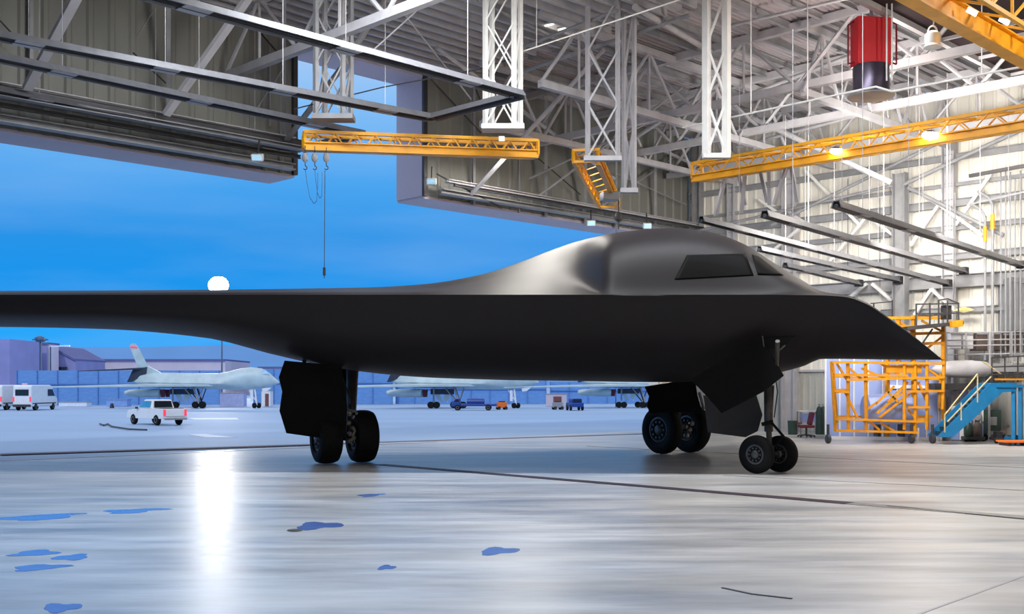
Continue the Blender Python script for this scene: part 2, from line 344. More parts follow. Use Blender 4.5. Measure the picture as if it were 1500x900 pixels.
# right header framing
rh = [((693, 125), (693, 300), .12), ((760, 140), (760, 312), .06), ((800, 140), (800, 318), .12), ((858, 150), (858, 330), .12), ((903, 150), (903, 340), .08), ((960, 190), (960, 345), .10)]
for k, (p, r, w) in enumerate(rh):
    q = MB(); q.ibeam(atb(p[0], p[1], .12), atb(r[0], r[1], .12), w, w*1.3, .02)
    build(q, 'header_post', STEELG, label='grey post on the right door header, number %s from the tail slot' % ('one', 'two', 'three', 'four', 'five', 'six')[k], cat='post', group='posts on the door header')
rb = [((690, 285), (885, 72), 1.2, 3.5, .13, STEELW, 'thick pale tube rising right across the right header'), ((640, 70), (900, 262), 3.5, .8, .12, STEELW, 'long pale tube falling right across the right header'),
      ((775, 262), (1060, 128), .7, 4, .07, STEELG, 'slim tube rising right toward the white hanger'), ((786, 290), (1000, 128), .7, 4, .08, STEELG, 'slim tube rising right behind the lattice towers'),
      ((640, 255), (735, 305), .5, .5, .05, STEELD, 'thin dark rod low on the right header'), ((630, 115), (705, 195), .5, .5, .05, STEELD, 'thin dark rod beside the tail slot'),
      ((690, 112), (720, 190), .5, .5, .05, STEELD, 'second thin dark rod beside the tail slot'), ((780, 225), (850, 285), .5, .5, .04, STEELD, 'thin dark rod under the long tube'),
      ((960, 215), (1040, 252), .9, 1.2, .12, STEELW, 'thick white tube behind the end of the right crane'),
      ((870, 310), (1010, 215), .5, .8, .07, STEELG, 'slim tube rising right near the wall corner'), ((905, 255), (1005, 300), .5, .5, .04, STEELG, 'fine tube low near the wall corner'),
      ((750, 75), (905, 15), 6, 7, .10, STEELG, 'grey chord rising right above the lattice tower'), ((765, 105), (1010, 22), 4.5, 6, .12, STEELG, 'bluish grey chord rising right through both lattice towers'),
      ((700, 0), (850, 75), 6, 4, .10, STEELG, 'grey chord falling right over the pair of tube lamps'), ((545, 75), (650, -20), 6, 6, .04, STEELW, 'thin white wind rod over the joists, rising right'), ((580, 5), (690, 145), 6, 4, .04, STEELW, 'thin white wind rod over the joists, falling right')]
for p, r, b0, b1, w, m, lab in rb:
    q = MB(); q.tube(atb(p[0], p[1], b0), atb(r[0], r[1], b1), w/1.7, 8); build(q, 'steel_brace', m, smooth=True, label=lab, cat='brace', group='braces in front of the right door header')
for z, bb, w, h, m, lab in [(9.0, .5, .30, .18, STEELG, 'lowest rail'), (9.35, .8, .22, .12, STEELW, 'pale upper rail'), (9.15, 1.2, .12, .1, STEELD, 'dark rail')]:
    q = MB(ROT); q.ibeam(V((.6, bb, z)), V((A_SR-.4, bb, z)), w, h, .03); build(q, 'door_rail', m, label=lab+' running along the foot of the right door header', cat='rail', group='door rails at the foot of the right header')

# ================================================================ hangers
def hanger(label, px0, px1, ybot, Y, m, bays=5, r=.05, dep=0, legw=.11, ztop=RZ):
    A = at(px0, ybot, Y); B = at(px1, ybot, Y); t = thing('truss_hanger', label, 'hanger', (A+B)/2, 'lattice hangers carrying the cranes')
    faces = [V((0, 0, 0))]+([V((dep*.5, dep, 0))] if dep else [])
    for off in faces:
        a = A+off; c = B+off; H = ztop-a.z
        for p in (a, c):
            q = MB(); q.bar(p, p+V((0, 0, H)), legw, legw); build(q, 'post', m, t)
        for i in range(bays):
            z0, z1 = H*i/bays, H*(i+1)/bays
            s = i % 2
            for k, (u0, u1) in enumerate(((a, c), (c, a))):
                if k == 1 and i % 3 == 2: continue
                o2 = V((0, .02*k, 0))
                q = MB(); q.bar(u0+V((0, 0, z0))+o2, u1+V((0, 0, z1))+o2, r*1.7, r*.8); build(q, 'lattice_bar', m, t)
    if dep:
        for p in (A, B):
            for i in range(bays):
                q = MB(); q.bar(p+V((0, 0, (ztop-A.z)*i/bays)), p+faces[1]+V((0, 0, (ztop-A.z)*(i+1)/bays)), r*1.4, r*.8); build(q, 'lattice_bar', m, t)
    q = MB(); q.box((A+B)/2+V((dep*.25, dep*.5, -.05)), ((B-A).length+.22+dep*.5, .22+dep, .14)); build(q, 'foot_plate', m, t)
    return t
hanger('white lattice hanger ending above the left yellow crane, right of the tail slot', 711, 753, 183, 30.2, STEELB, 3, .05, .35)
hanger('grey white lattice hanger standing in the sky of the tail slot', 463, 502, 168, 29.7, STEELG, 3, .05, .35)
hanger('pale lattice tower above the short yellow crane', 861, 905, 230, 32.4, STEELW, 3, .07, 0)
hanger('pale lattice tower just behind the short yellow crane, ending lower', 914, 929, 277, 33.4, STEELW, 3, .07, 0)
hanger('bright white flat lattice hanger at the left end of the right yellow crane', 1035, 1064, 226, 31.8, STEELB, 3, .085, 0, .19)

# ================================================================ cranes
def crane(label, P0, P1, h, w, bays, extra=None, tip=True):
    """girder: bottom box beam, top chords in lattice beside it"""
    P0 = V(P0); P1 = V(P1); d = (P1-P0).normalized(); s = V((-d.y, d.x, 0))
    if s.y < 0: s = -s
    t = thing('overhead_crane', label, 'crane', (P0+P1)/2, 'yellow overhead cranes')
    q = MB(); q.ibeam(P0, P1, .16, .24, .035); build(q, 'bottom_beam', YEL, t)
    up = V((0, 0, h)); sw = s*w
    for nm, off in (('top_chord', up), ('top_chord', up+sw), ('rear_chord', sw)):
        q = MB(); q.bar(P0+off, P1+off, .09, .09); build(q, nm, YEL, t)
    for i in range(bays):
        a = P0.lerp(P1, i/bays); c = P0.lerp(P1, (i+1)/bays); mm = (a+c)/2
        for f0, f1 in ((a, mm+up), (mm+up, c), (a+sw, mm+sw+up), (mm+sw+up, c+sw), (a+up, c+up+sw)):
            q = MB(); q.bar(f0, f1, .035, .035); build(q, 'lattice_bar', YEL, t)
    if tip:
        for e in (P0, P1):
            q = MB(); q.bar(e, e+up, .08); q.bar(e+sw, e+sw+up, .08); q.bar(e+up, e+up+sw, .08); q.bar(e, e+sw, .08); build(q, 'end_frame', YEL, t)
    return t
crL = crane('yellow lattice crane bridge hanging at upper left across the tail slot', atz(446, 214, 8.62), atz(788, 226, 8.72), .40, .55, 12)
q = MB(); q.box(atz(735, 212, 8.6)+V((0, -.1, .14)), (.16, .02, .14)); o = build(q, 'number_plate', WHITEP, crL)
crR = crane('long yellow lattice crane bridge sloping up to the right with two lit lamps', atz(1014, 262, 8.72), atz(1015, 262, 8.72)+BD*26, .50, .55, 26)
crM = crane('short yellow crane seen nearly end on under the lattice tower', at(876, 236, 33.2), at(906, 303, 41.3), .35, .75, 8)
# upper right crane beam
t = thing('overhead_crane', 'deep yellow box girder with open lattice top in the top right corner', 'crane', atz(1420, 45, 9.5), 'yellow overhead cranes')
p0 = atz(1332, 0, 9.5)+UD*6; p1 = atz(1332, 0, 9.5)-UD*16
q = MB(); q.bar(p0+V((0, 0, .22)), p1+V((0, 0, .22)), .12, .44); q.bar(p0, p1, .34, .05); q.bar(p0+V((0, 0, .45)), p1+V((0, 0, .45)), .3, .04); build(q, 'box_beam', YEL, t)
off = BD*.9
for zz in (0.1, .85):
    q = MB(); q.bar(p0+off+V((0, 0, zz)), p1+off+V((0, 0, zz)), .09); build(q, 'rear_chord', YEL, t)
for i in range(20):
    a = p0.lerp(p1, i/20)+off; c = p0.lerp(p1, (i+1)/20)+off
    q = MB(); q.bar(a+V((0, 0, .1)), c+V((0, 0, .85)), .05); build(q, 'lattice_bar', YEL, t)
    q = MB(); q.bar(c+V((0, 0, .1)), c+V((0, 0, .85)), .05); build(q, 'lattice_bar', YEL, t)
    q = MB(); q.bar(a-off+V((0, 0, .45)), a+V((0, 0, .1)), .05); build(q, 'lattice_bar', YEL, t)
for x, y in ((1418, 22), (1465, 35)):
    q = MB(); q.box(atz(x, y, 9.7)+V((0, -.2, 0)), (.22, .05, .1), Matrix.Rotation(.5, 3, 'Y')); build(q, 'worklight', FLUO, t)
# crane lamps
def flood(label, c, r, d=V((0, 0, -1)), power=0):
    t = thing('flood_lamp', label, 'lamp', c, 'lit lamps on the right yellow crane')
    q = MB(); q.lathe(c+V((0, 0, .02)), ZD, [(r*.9, 0), (r*.85, .05), (r*.4, .10), (.02, .12)], 20); build(q, 'housing', STEELD, t, True)
    q = MB(); q.ball(c, r*.95, (1.1, 1, .6)); build(q, 'lens', TUBEW, t, True)
    return t
for (x, y, lab) in ((1221, 221, 'left, smaller of the two glowing lamps under the right yellow crane'), (1356, 198, 'right, larger of the two glowing lamps under the right yellow crane')):
    dd = (x-1014)/F; s = (atz(1015, 262, 8.72)); 
    # the point on the crane line nearest this column
    k = 0.0
    for _ in range(400):
        P = s+BD*k
        if 750+P.x/P.y*F >= x: break
        k += .05
    flood(lab, V((P.x, P.y-.22, CZ+(HZ-y)/F*(P.y-.22))), .17 if x < 1300 else .21)
# bell lamp
c = at(1366, 70, 24)
t = thing('bell_lamp', 'white bell shaped lamp hanging below the top right yellow girder', 'lamp', c)
q = MB(); q.lathe(c, ZD, [(.19, 0), (.2, .02), (.155, .07), (.17, .2), (.16, .3), (.09, .36), (.03, .38)], 24); build(q, 'shade', STEELB, t, True)
q = MB()
for i in range(8):
    a0, a1 = math.pi*i/8, math.pi*(i+1)/8
    q.tube(c+V((.10*math.cos(a0), 0, .34+.14*math.sin(a0))), c+V((.10*math.cos(a1), 0, .34+.14*math.sin(a1))), .02, 6)
build(q, 'handle', STEELB, t, True)
q = MB(); q.tube(c+V((.02, 0, .48)), c+V((.06, 0, .95)), .015, 6); build(q, 'hook', STEELG, t)
# twin tube lamps
for (x0, y0, x1, y1, lab) in ((803, 37, 822, 26, 'left of the two small tube lamps high between the lattice hangers'), (822, 43, 845, 31, 'right of the two small tube lamps high between the lattice hangers')):
    t = thing('tube_lamp', lab, 'lamp', at(x0, y0, 34), 'pair of small tube lamps')
    q = MB(); q.bar(at(x0, y0, 34), at(x1, y1, 34.8), .24, .05); build(q, 'diffuser', FLUO, t)
    q = MB(); q.bar(at(x0, y0, 34)+V((0, 0, .06)), at(x1, y1, 34.8)+V((0, 0, .06)), .3, .06); build(q, 'housing', STEELG, t)

# ================================================================ tube heaters
def hood(A, B, w=.30, h=.17):
    """inverted trough reflector"""
    A = V(A); B = V(B); d = (B-A).normalized(); s = V((-d.y, d.x, 0)).normalized(); q = MB()
    prof = [(-w/2, -h*.4), (-w/2+.015, -h*.4), (-w*.3, h*.5), (w*.3, h*.5), (w/2-.015, -h*.4), (w/2, -h*.4), (w/2+.04, -h*.42), (w/2+.04, -h*.55), (w*.34, h*.62), (-w*.34, h*.62), (-w/2-.04, -h*.55), (-w/2-.04, -h*.42)]
    prof = [(-w/2-.03, -h*.5), (-w*.3, h*.5), (w*.3, h*.5), (w/2+.03, -h*.5), (w/2-.01, -h*.5), (w*.27, h*.4), (-w*.27, h*.4), (-w/2+.01, -h*.5)]
    q.loft([[P+s*x+V((0, 0, z)) for x, z in prof] for P in (A, B)])
    return q
def heater(label, runs, group, w=.38, rods=5, rodtop=RZ-.1):
    t = thing('tube_heater', label, 'heater', V(runs[0][0]), group)
    for A, B in runs:
        build(hood(A, B, w), 'reflector', ALU, t)
        q = MB(); q.tube(V(A)-V((0, 0, .05)), V(B)-V((0, 0, .05)), .055, 8); build(q, 'burner_tube', HOTD, t, True)
        L = (V(B)-V(A)).length
        if L > 4:
            n = max(2, int(L/3))
            for i in range(n):
                P = V(A).lerp(V(B), (i+.5)/n)
                q = MB(); q.tube(P+V((0, 0, .08)), V((P.x, P.y, rodtop)), .010, 4); build(q, 'hanging_rod', STEELW, t)
                q = MB(); q.bar(P+(V(B)-V(A)).normalized()*.3-V((0, 0, .085)), P-(V(B)-V(A)).normalized()*.3-V((0, 0, .085)), w+.03, .02); build(q, 'joint_collar', STEELW, t)
    return t
zz = 9.5
def ext(px0, py0, px1, py1, z, back):
    A = atz(px0, py0, z); B = atz(px1, py1, z); B = B; d = (A-B).normalized(); return A+d*back, B
A1, B1 = ext(0, 52, 632, 172, zz, 4); A2, B2 = ext(250, 0, 762, 138, zz, 5)
heater('U-shaped radiant tube heater, nearer of the two at upper left, reaching over the tail slot', [(A1, B1), (A2, B2), (B1, B2)], 'radiant tube heaters at upper left')
A1, B1 = ext(0, 132, 438, 219, zz, 4); A2, B2 = ext(0, 84, 532, 196, zz, 4)
heater('U-shaped radiant tube heater, farther of the two, ending by the tail slot edge', [(A1, B1), (A2, B2), (B1, B2)], 'radiant tube heaters at upper left')
A1, B1 = ext(0, 176, 390, 243, 9.15, 3)
heater('straight radiant heater tucked under the left door header, with bright end', [(A1, B1)], 'radiant tube heaters at upper left', .26)
rh2 = [((1225, 299, 26.0), (1496, 388, 38.9), 'dark straight tube heater, longest and uppermost over the bomber nose'), ((1120, 313, 27.2), (1412, 397, 40.3), 'straight tube heater, second from above over the bomber nose'),
       ((1027, 321, 32.0), (1388, 415, 41.2), 'straight tube heater, third from above, ending in a dark box at the side wall'), ((1112, 364, 36.4), (1316, 410, 42.6), 'straight tube heater, fourth from above behind the cockpit'),
       ((1150, 388, 38.6), (1258, 415, 43.8), 'shortest and lowest straight tube heater behind the cockpit')]
for i, (p, r, lab) in enumerate(rh2):
    t = heater(lab, [(at(*p), at(*r))], 'straight tube heaters by the side wall', .24, rodtop=11.3)
    q = MB(); q.box(at(*r), (.28, .28, .28), Matrix.Rotation(.7, 3, 'Z')); build(q, 'burner_box', STEELD, t, bevel=.03)

# ================================================================ roof equipment
q = MB(); s0 = atz(1272, 0, 12.3)  # solid dark box built in place of the shaded roof monitor recess
q.prism([s0+UD*3+V((0, 0, 0)), s0-UD*15, s0-UD*15+V((0, 0, 1.15)), s0+UD*3+V((0, 0, 1.15))], BD*4.2)
t = thing('roof_recess', 'broad maroon box painted as the dark duct under the roof in the top right corner', 'recess', s0); build(q, 'casing', RECESSM, t)
for off in (0, 1.55):
    q = MB(); q.bar(s0+UD*3+BD*off-V((0, 0, .1)), s0-UD*15+BD*off-V((0, 0, .1)), .16, .16); build(q, 'edge_pipe', STEELW, t)
for i in range(4):
    q = MB(); q.bar(s0-UD*(4.5+i*2.6)-V((0, 0, .06)), s0-UD*(4.5+i*2.6)+BD*3.5-V((0, 0, .06)), .09, .09); build(q, 'cross_bar', STEELW, t)
# red unit
c = at(1276, 97, 30.0); Rz = Matrix.Rotation(math.radians(8), 3, 'Z')
t = thing('air_unit', 'upright red box on a dark metal drum hanging from the roof', 'ventilation unit', c)
q = MB(); q.box(c+V((0, 0, .64)), (.98, .5, 1.3), Rz); build(q, 'red_casing', RED, t, bevel=.02)
q = MB(); q.lathe(c+V((0, 0, -.78)), ZD, [(.47, 0), (.49, .02), (.49, .74), (.47, .78)], 28); build(q, 'drum', mat('drum_steel', (92, 84, 100), .3, .7, .15, 3), t, True)
q = MB(); q.lathe(c+V((0, 0, -.90)), ZD, [(.30, 0), (.62, .05), (.64, .09), (.3, .14)], 28); build(q, 'dish', STEELG, t, True)
for sx in (-1, 1):
    q = MB(); x = sx*.66
    q.path([c+V((sx*.5, -.1, 1.2)), c+V((x, -.1, 1.1)), c+V((x, -.1, .02)), c+V((sx*.5, -.1, .08))], .025); build(q, 'side_frame', mat('dark_red', (120, 22, 34), .5), t)
for dx in (.24, .38):
    q = MB(); q.tube(c+V((dx, -.55, -.55)), c+V((dx, -.55, 2.2)), .022, 6); build(q, 'rod', STEELB, t)
q = MB(); q.tube(c+V((0, 0, 1.25)), c+V((0, 0, 2.3)), .05, 8); build(q, 'hanger_stem', STEELG, t)
# thin white pipe run
t = thing('sprinkler_pipe', 'thin white pipe run zigzagging below the red air unit', 'pipe', at(1283, 127, 29))
P = [at(1000, 187, 33.5), at(1283, 127, 29), at(1306, 134, 28.8), at(1560, 86, 26)]
q = MB(); q.path(P, .028); build(q, 'pipe', STEELB, t)
for x, y in ((1183, 148), (1438, 109), (1100, 166)):
    Y = 33.5+(29-33.5)*(x-1000)/283 if x < 1283 else 28.8+(26-28.8)*(x-1306)/254
    q = MB(); q.tube(at(x, y, Y), V((at(x, y, Y).x, Y, RZ)), .015, 5); build(q, 'drop_rod', STEELB, t)
t = thing('sprinkler_pipe', 'thin white pipe line rising right past the lattice hangers at top centre', 'pipe', at(800, 55, 31))
q = MB(); q.path([at(752, 80, 31), at(1040, -15, 30)], .02); build(q, 'pipe', STEELB, t)
q = MB(); q.tube(at(786, 69, 31), V((at(786, 69, 31).x, 31, RZ)), .012, 5); build(q, 'drop_rod', STEELB, t)
q = MB(); q.path([at(430, 160, 30.5), at(560, 128, 31), at(700, 102, 31.5), at(760, 82, 31)], .018); build(q, 'slack_cable', STEELD, label='dark cable strung from the tail slot to the white lattice hanger', cat='cable')
# hooks and chains under left crane
for k, (x, y0, y1, ye, lab) in enumerate(((447, 214, 248, 300, 'small leftmost hook block below the left crane'), (461, 214, 250, 292, 'middle hook block with looping cord below the left crane'), (478, 216, 250, 408, 'rightmost hook block with a long chain below the left crane'))):
    Y = 29.8; t = thing('hoist_hook', lab, 'hoist', at(x, y1, Y), 'hook blocks under the left crane')
    q = MB(); c = at(x, 231, Y); q.ball(c, .09, (1, .5, 1.5)); build(q, 'block', STEELG, t, True)
    q = MB(); q.tube(at(x, y0, Y), at(x, 225, Y), .012, 5); build(q, 'wire', STEELD, t)
    q = MB(); cc = at(x, 246, Y); pts = [cc+V((.05*math.cos(a), 0, .05*math.sin(a))) for a in [math.pi/2-i*.6 for i in range(8)]]; q.path([at(x, 236, Y)]+pts, .014, 5); build(q, 'hook', STEELD, t)
    q = MB()
    if k == 2:
        q.tube(at(x-2, 250, Y), at(x-3, ye, Y), .012, 4); q.box(at(x-3, 398, Y), (.07, .05, .22))
    else:
        pts = [at(x+sx*14*(1 if k == 0 else .6), 248+sy*(ye-248), Y) for sx, sy in ((0, 0), (.2, .4), (.5, .8), (.9, .97), (1.2, .9), (1.3, .5), (1.3, .1))]
        q.path(pts, .007, 4)
    build(q, 'chain', STEELD, t)
# small clusters under the middle crane and white hanger members
for (x, y, Y, lab) in ((866, 327, 44, 'pale blue floodlight at the foot of the right door header'), (377, 231, 31.5, 'small lit floodlight under the left door header'), (632, 266, 37.2, 'small white floodlight beside the tail slot bottom corner'), (948, 331, 44, 'pale floodlight just above the bomber back')):
    t = thing('wall_floodlight', lab, 'lamp', at(x, y, Y), 'small floodlights along the door header')
    q = MB(); q.box(at(x, y, Y), (.34, .2, .22), Matrix.Rotation(.3, 3, 'X')); build(q, 'housing', STEELB, t, bevel=.03)
    q = MB(); q.box(at(x, y, Y)+V((0, -.12, -.03)), (.26, .03, .15), Matrix.Rotation(.3, 3, 'X')); build(q, 'lens', mat('pale_lens', (170, 215, 240), .2, emit=.6), t)
    q = MB(); q.tube(at(x, y, Y)+V((0, .05, .1)), at(x, y, Y)+V((0, .25, .55)), .03, 6); build(q, 'bracket', STEELD, t)
t = thing('crane_trolley', 'grey trolley with hook under the short yellow crane', 'hoist', at(905, 318, 40))
q = MB(); q.box(at(893, 288, 38), (.6, .5, .3), Matrix.Rotation(.2, 3, 'Z')); build(q, 'trolley_body', GREYP, t, bevel=.04)
q = MB(); q.ball(at(906, 318, 39), .16, (1, .6, 1.2)); build(q, 'hook_block', STEELD, t, True)
q = MB(); q.tube(at(906, 290, 39), at(906, 336, 39), .025, 5); build(q, 'wire', STEELD, t)
for k, ln in enumerate([[(1081, 250), (1092, 300)], [(1092, 249), (1086, 312)], [(1113, 246), (1124, 296)], [(1126, 244), (1127, 300)], [(1154, 240), (1134, 300)], [(1158, 239), (1168, 296)], [(1064, 254), (1048, 316)]]):
    q = MB(); Yc = 35.9-(ln[0][0]-1014)*.0175; q.bar(at(*ln[0], Yc), at(*ln[1], Yc+.5), .11, .09); build(q, 'steel_strut', STEELW, label='short white strut in the cluster hanging under the left end of the right crane', cat='strut', group='short white struts under the right crane')

# ================================================================ side wall steel
def col(label, px, y0, y1, a, w, m, name='wall_column'):
    q = MB(); g = ata(px, HZ, a); q.ibeam(V((g.x, g.y, y0)), V((g.x, g.y, y1)), w, w*1.2, .04); build(q, name, m, label=label, cat='column', group='steel columns of the side wall')
col('wide white column on the side wall left of the yellow work stand', 1158, 0, 13.3, .3, .5, STEELW)
col('tall grey column standing forward of the side wall behind the bomber nose', 1319, 0, 10.3, .9, .42, STEELG)
col('pale column on the side wall at the near end of the straight heaters', 1391, 0, 11.5, .3, .4, STEELW)
col('slim white column near the wall corner', 1072, 0, 13.2, .3, .3, STEELW)
col('grey column in the wall corner', 1022, 0, 13.2, .3, .35, STEELG)
for z, w, m, lab in ((10.75, .24, STEELG, 'highest'), (9.7, .14, STEELG, 'second highest'), (9.0, .30, STEELG, 'third highest'), (8.05, .2, STEELG, 'fourth highest'), (6.95, .26, STEELG, 'fifth highest'), (6.0, .5, STEELG, 'deepest'), (4.9, .2, STEELG, 'lowest')):
    q = MB(ROT); q.ibeam(V((.28, .2, z)), V((.28, 24, z)), w*.7, w, .035); build(q, 'wall_girt', m, label=lab+' of the grey horizontal girts on the bright side wall', cat='girt', group='girts on the side wall')
kb = [((1180, 328), (1128, 372)), ((1272, 316), (1215, 385)), ((1272, 316), (1318, 352)), ((1376, 300), (1335, 360)), ((1376, 300), (1440, 345)), ((1270, 416), (1245, 436)), ((1278, 416), (1318, 450)), ((1365, 424), (1340, 462)), ((1365, 424), (1400, 455)), ((1180, 328), (1150, 306)), ((1320, 270), (1376, 300)), ((1160, 440), (1110, 480)), ((1455, 250), (1400, 330)), ((1180, 250), (1260, 330)), ((1112, 292), (1165, 330))]
for k, (p, r) in enumerate(kb):
    q = MB(); q.bar(ata(p[0], p[1], .5), ata(r[0], r[1], .5), .17 if k < 9 else .1, .12)
    build(q, 'wall_brace', STEELB, label='white diagonal brace on the side wall, %s' % ['rising right beside the wide white column', 'long one under the highest heater', 'short one meeting the tall grey column', 'upper left limb right of the grey column', 'upper right limb right of the grey column', 'small one just behind the bomber nose ridge', 'low one left of the tall column', 'low left limb above the yellow stand', 'low right limb above the yellow stand', 'short top piece by the wide white column', 'top piece joined to the tall grey column head', 'behind the cockpit glass', 'thin one near the conduits', 'thin one between two columns', 'short one by the head of the heaters'][k], cat='brace', group='diagonal braces on the side wall')
# conduits
for k, (x, y0, y1, r, top) in enumerate(((1443, 318, 528, .05, 1), (1454, 300, 528, .06, 1), (1466, 252, 530, .03, 0), (1473, 250, 530, .03, 0), (1480, 252, 530, .03, 0), (1487, 262, 530, .03, 0), (1495, 250, 530, .035, 0), (1399, 282, 540, .025, 0), (1289, 290, 420, .012, 0), (1242, 262, 400, .012, 0))):
    nm = ('first', 'second', 'third', 'fourth', 'fifth', 'sixth', 'seventh')[k] if k < 7 else ''
    lab = [nm+' vertical conduit from the left in the bundle at the right edge', 'lone slim conduit right of the yellow stand', 'fine wire hanging in front of the side wall left of the grey column', 'fine wire hanging by the highest heater'][0 if k < 7 else k-6]
    t = thing('conduit', lab, 'pipe', ata(x, y1, 1.0), 'vertical conduits by the side wall')
    q = MB(); q.tube(ata(x, y0, 1.0), ata(x, y1, 1.0), r, 8); build(q, 'pipe', STEELG if k < 8 else STEELD, t, True)
    if top:
        q = MB(); q.tube(ata(x, y0+14, 1.0), ata(x, y0+36, 1.0), r*1.35, 8); build(q, 'yellow_sleeve', YEL, t, True)
        q = MB(); q.path([ata(x, y0, 1.0), ata(x-6, y0-10, 1.0), ata(x-22, y0-20, 1.0)], r, 8); build(q, 'bend', STEELG, t, True)
q = MB(); q.bar(ata(1420, 300, 1.0), ata(1560, 268, 1.0), .1, .07); build(q, 'cable_tray', STEELG, label='narrow horizontal tray crossing the conduits at the right edge', cat='tray')
q = MB(); q.bar(ata(1420, 258, 1.6), ata(1560, 232, 1.6), .12, .12); build(q, 'cable_tray', STEELD, label='dark horizontal bar above the conduits at the right edge', cat='tray')
q = MB(); c = ata(1412, 458, 1.2); q.lathe(c, ZD, [(.02, .0), (.1, .03), (.36, .08), (.2, .16), (.03, .2)], 16); build(q, 'wall_lamp', mat('amber_glass', (244, 222, 130), .3, emit=.6), smooth=True, label='shallow amber lamp in front of the side wall right of the grey column', cat='lamp')

# ================================================================ BOMBER
def mono(xs, ys, x):
    n = len(xs)
    if x <= xs[0]: return ys[0]
    if x >= xs[-1]: return ys[-1]
    h = [xs[i+1]-xs[i] for i in range(n-1)]; d = [(ys[i+1]-ys[i])/h[i] for i in range(n-1)]
    m = [d[0]]+[0 if d[i-1]*d[i] <= 0 else 2*d[i-1]*d[i]/(d[i-1]+d[i]) for i in range(1, n-1)]+[d[-1]]
    for i in range(n-1):
        if x <= xs[i+1]:
            t = (x-xs[i])/h[i]
            return (2*t**3-3*t*t+1)*ys[i]+(t**3-2*t*t+t)*h[i]*m[i]+(-2*t**3+3*t*t)*ys[i+1]+(t**3-t*t)*h[i]*m[i+1]
# column: leading edge y,depth | ledge | flank | crown | belly | lower flank ; tail depth, z
ST = [
 (-420, (431, 25.6), (429.5, 25.8), (428.5, 26.2), (428, 27.2), (477, 27.2), (460, 25.9), (29.5, 4.05)),
 (0,    (432, 25.3), (428.5, 25.6), (427.5, 26.2), (427, 27.4), (479, 27.3), (462, 25.6), (30.2, 4.05)),
 (150,  (432, 25.2), (428.5, 25.5), (427, 26.2), (426.5, 27.6), (482, 27.4), (464, 25.6), (30.6, 4.05)),
 (300,  (432, 25.1), (428, 25.4), (426.5, 26.2), (425.5, 27.8), (495, 27.6), (472, 25.6), (31.5, 4.05)),
 (400,  (432, 25.0), (428, 25.3), (426, 26.3), (424.5, 28), (519.5, 27.8), (488, 25.8), (32.5, 4.1)),
 (460,  (432, 24.95), (427.5, 25.3), (425.5, 26.4), (423.5, 28.2), (533, 27.9), (498, 25.8), (33, 4.1)),
 (540,  (432, 24.9), (427.5, 25.3), (424.5, 26.5), (422, 28.4), (546, 28), (508, 25.9), (33.5, 4.1)),
 (620,  (432, 24.9), (427, 25.3), (423, 26.8), (417, 29), (553, 28.2), (515, 26), (34, 4.1)),
 (700,  (432, 24.8), (420, 27.0), (412, 28.4), (404, 30), (556, 28.4), (518, 26), (34.5, 4.15)),
 (760,  (432, 24.8), (417, 27.0), (401, 29.0), (385, 31.4), (557.5, 28.5), (520, 26), (35, 4.2)),
 (810,  (432, 24.8), (414, 27.0), (390, 29.2), (366, 32), (558, 28.6), (520, 26), (35.5, 4.2)),
 (845,  (432, 24.7), (415, 26.5), (380, 28.4), (354, 31.4), (558.5, 28.6), (520, 26), (35.6, 4.2)),
 (870,  (432, 24.7), (421.5, 25.6), (366, 26.8), (348.5, 29.6), (559, 28.7), (520.5, 26), (35.7, 4.2)),
 (895,  (432, 24.7), (426, 24.8), (360, 25.7), (344, 28.2), (559.5, 28.8), (521, 26), (35.8, 4.2)),
 (940,  (432, 24.7), (426, 24.75), (353, 25.6), (339.5, 27.9), (560, 29), (521, 26), (36, 4.2)),
 (990,  (432, 24.6), (426, 24.7), (350, 25.55), (337, 27.7), (560, 29), (521, 25.9), (36, 4.2)),
 (1040, (432, 24.6), (426, 24.7), (355, 25.5), (343, 27.4), (557.5, 28.8), (518, 25.8), (35.5, 4.2)),
 (1090, (432, 24.5), (427, 24.6), (371, 25.3), (360, 26.9), (553, 28.2), (514, 25.6), (34.5, 4.2)),
 (1130, (432, 24.4), (428, 24.5), (396, 25.05), (384, 26.5), (548, 27.5), (508, 25.3), (33, 4.1)),
 (1175, (432.5, 24.2), (429.5, 24.4), (417, 24.9), (411, 26), (537.5, 26.2), (498, 24.9), (30.5, 4.0)),
 (1205, (433, 24.0), (432, 24.2), (430, 24.5), (428.5, 25), (526, 25.4), (488, 24.6), (29, 3.8)),
 (1240, (435.5, 23.8), (434.6, 24.0), (434, 24.2), (433.6, 24.6), (525.8, 25.0), (486, 24.2), (28, 3.6)),
 (1270, (446, 23.5), (445.4, 23.7), (445, 23.9), (444.8, 24.2), (526, 24.6), (490, 23.9), (26.8, 3.3)),
 (1300, (466, 23.2), (465.6, 23.4), (465.4, 23.5), (465.2, 23.7), (526.3, 24.1), (498, 23.5), (25.6, 3.0)),
 (1340, (495, 22.9), (494.7, 23.0), (494.6, 23.1), (494.5, 23.2), (526.8, 23.3), (512, 23.0), (24.2, 2.75)),
 (1376, (523.8, 22.55), (523.7, 22.57), (523.65, 22.6), (523.6, 22.62), (527.2, 22.62), (525.6, 22.56), (22.8, 2.55)),
]
xs = [s[0] for s in ST]
def cr(P, n):
    out = []; P = [P[0]*2-P[1]]+P+[P[-1]*2-P[-2]]
    for i in range(1, len(P)-2):
        a, b_, c_, d = P[i-1:i+3]
        for k in range(n):
            t = k/n; out.append(.5*((2*b_)+(c_-a)*t+(2*a-5*b_+4*c_-d)*t*t+(3*b_-a-3*c_+d)*t**3))
    out.append(P[-2]); return out
def lin2(P, n): return cr(P, n)
cols = [-420+i*28 for i in range(30)]; cols += list(range(400, 1376, 10))+[1376]
cols = sorted(set(c for c in cols if c <= 1376))
rings = []
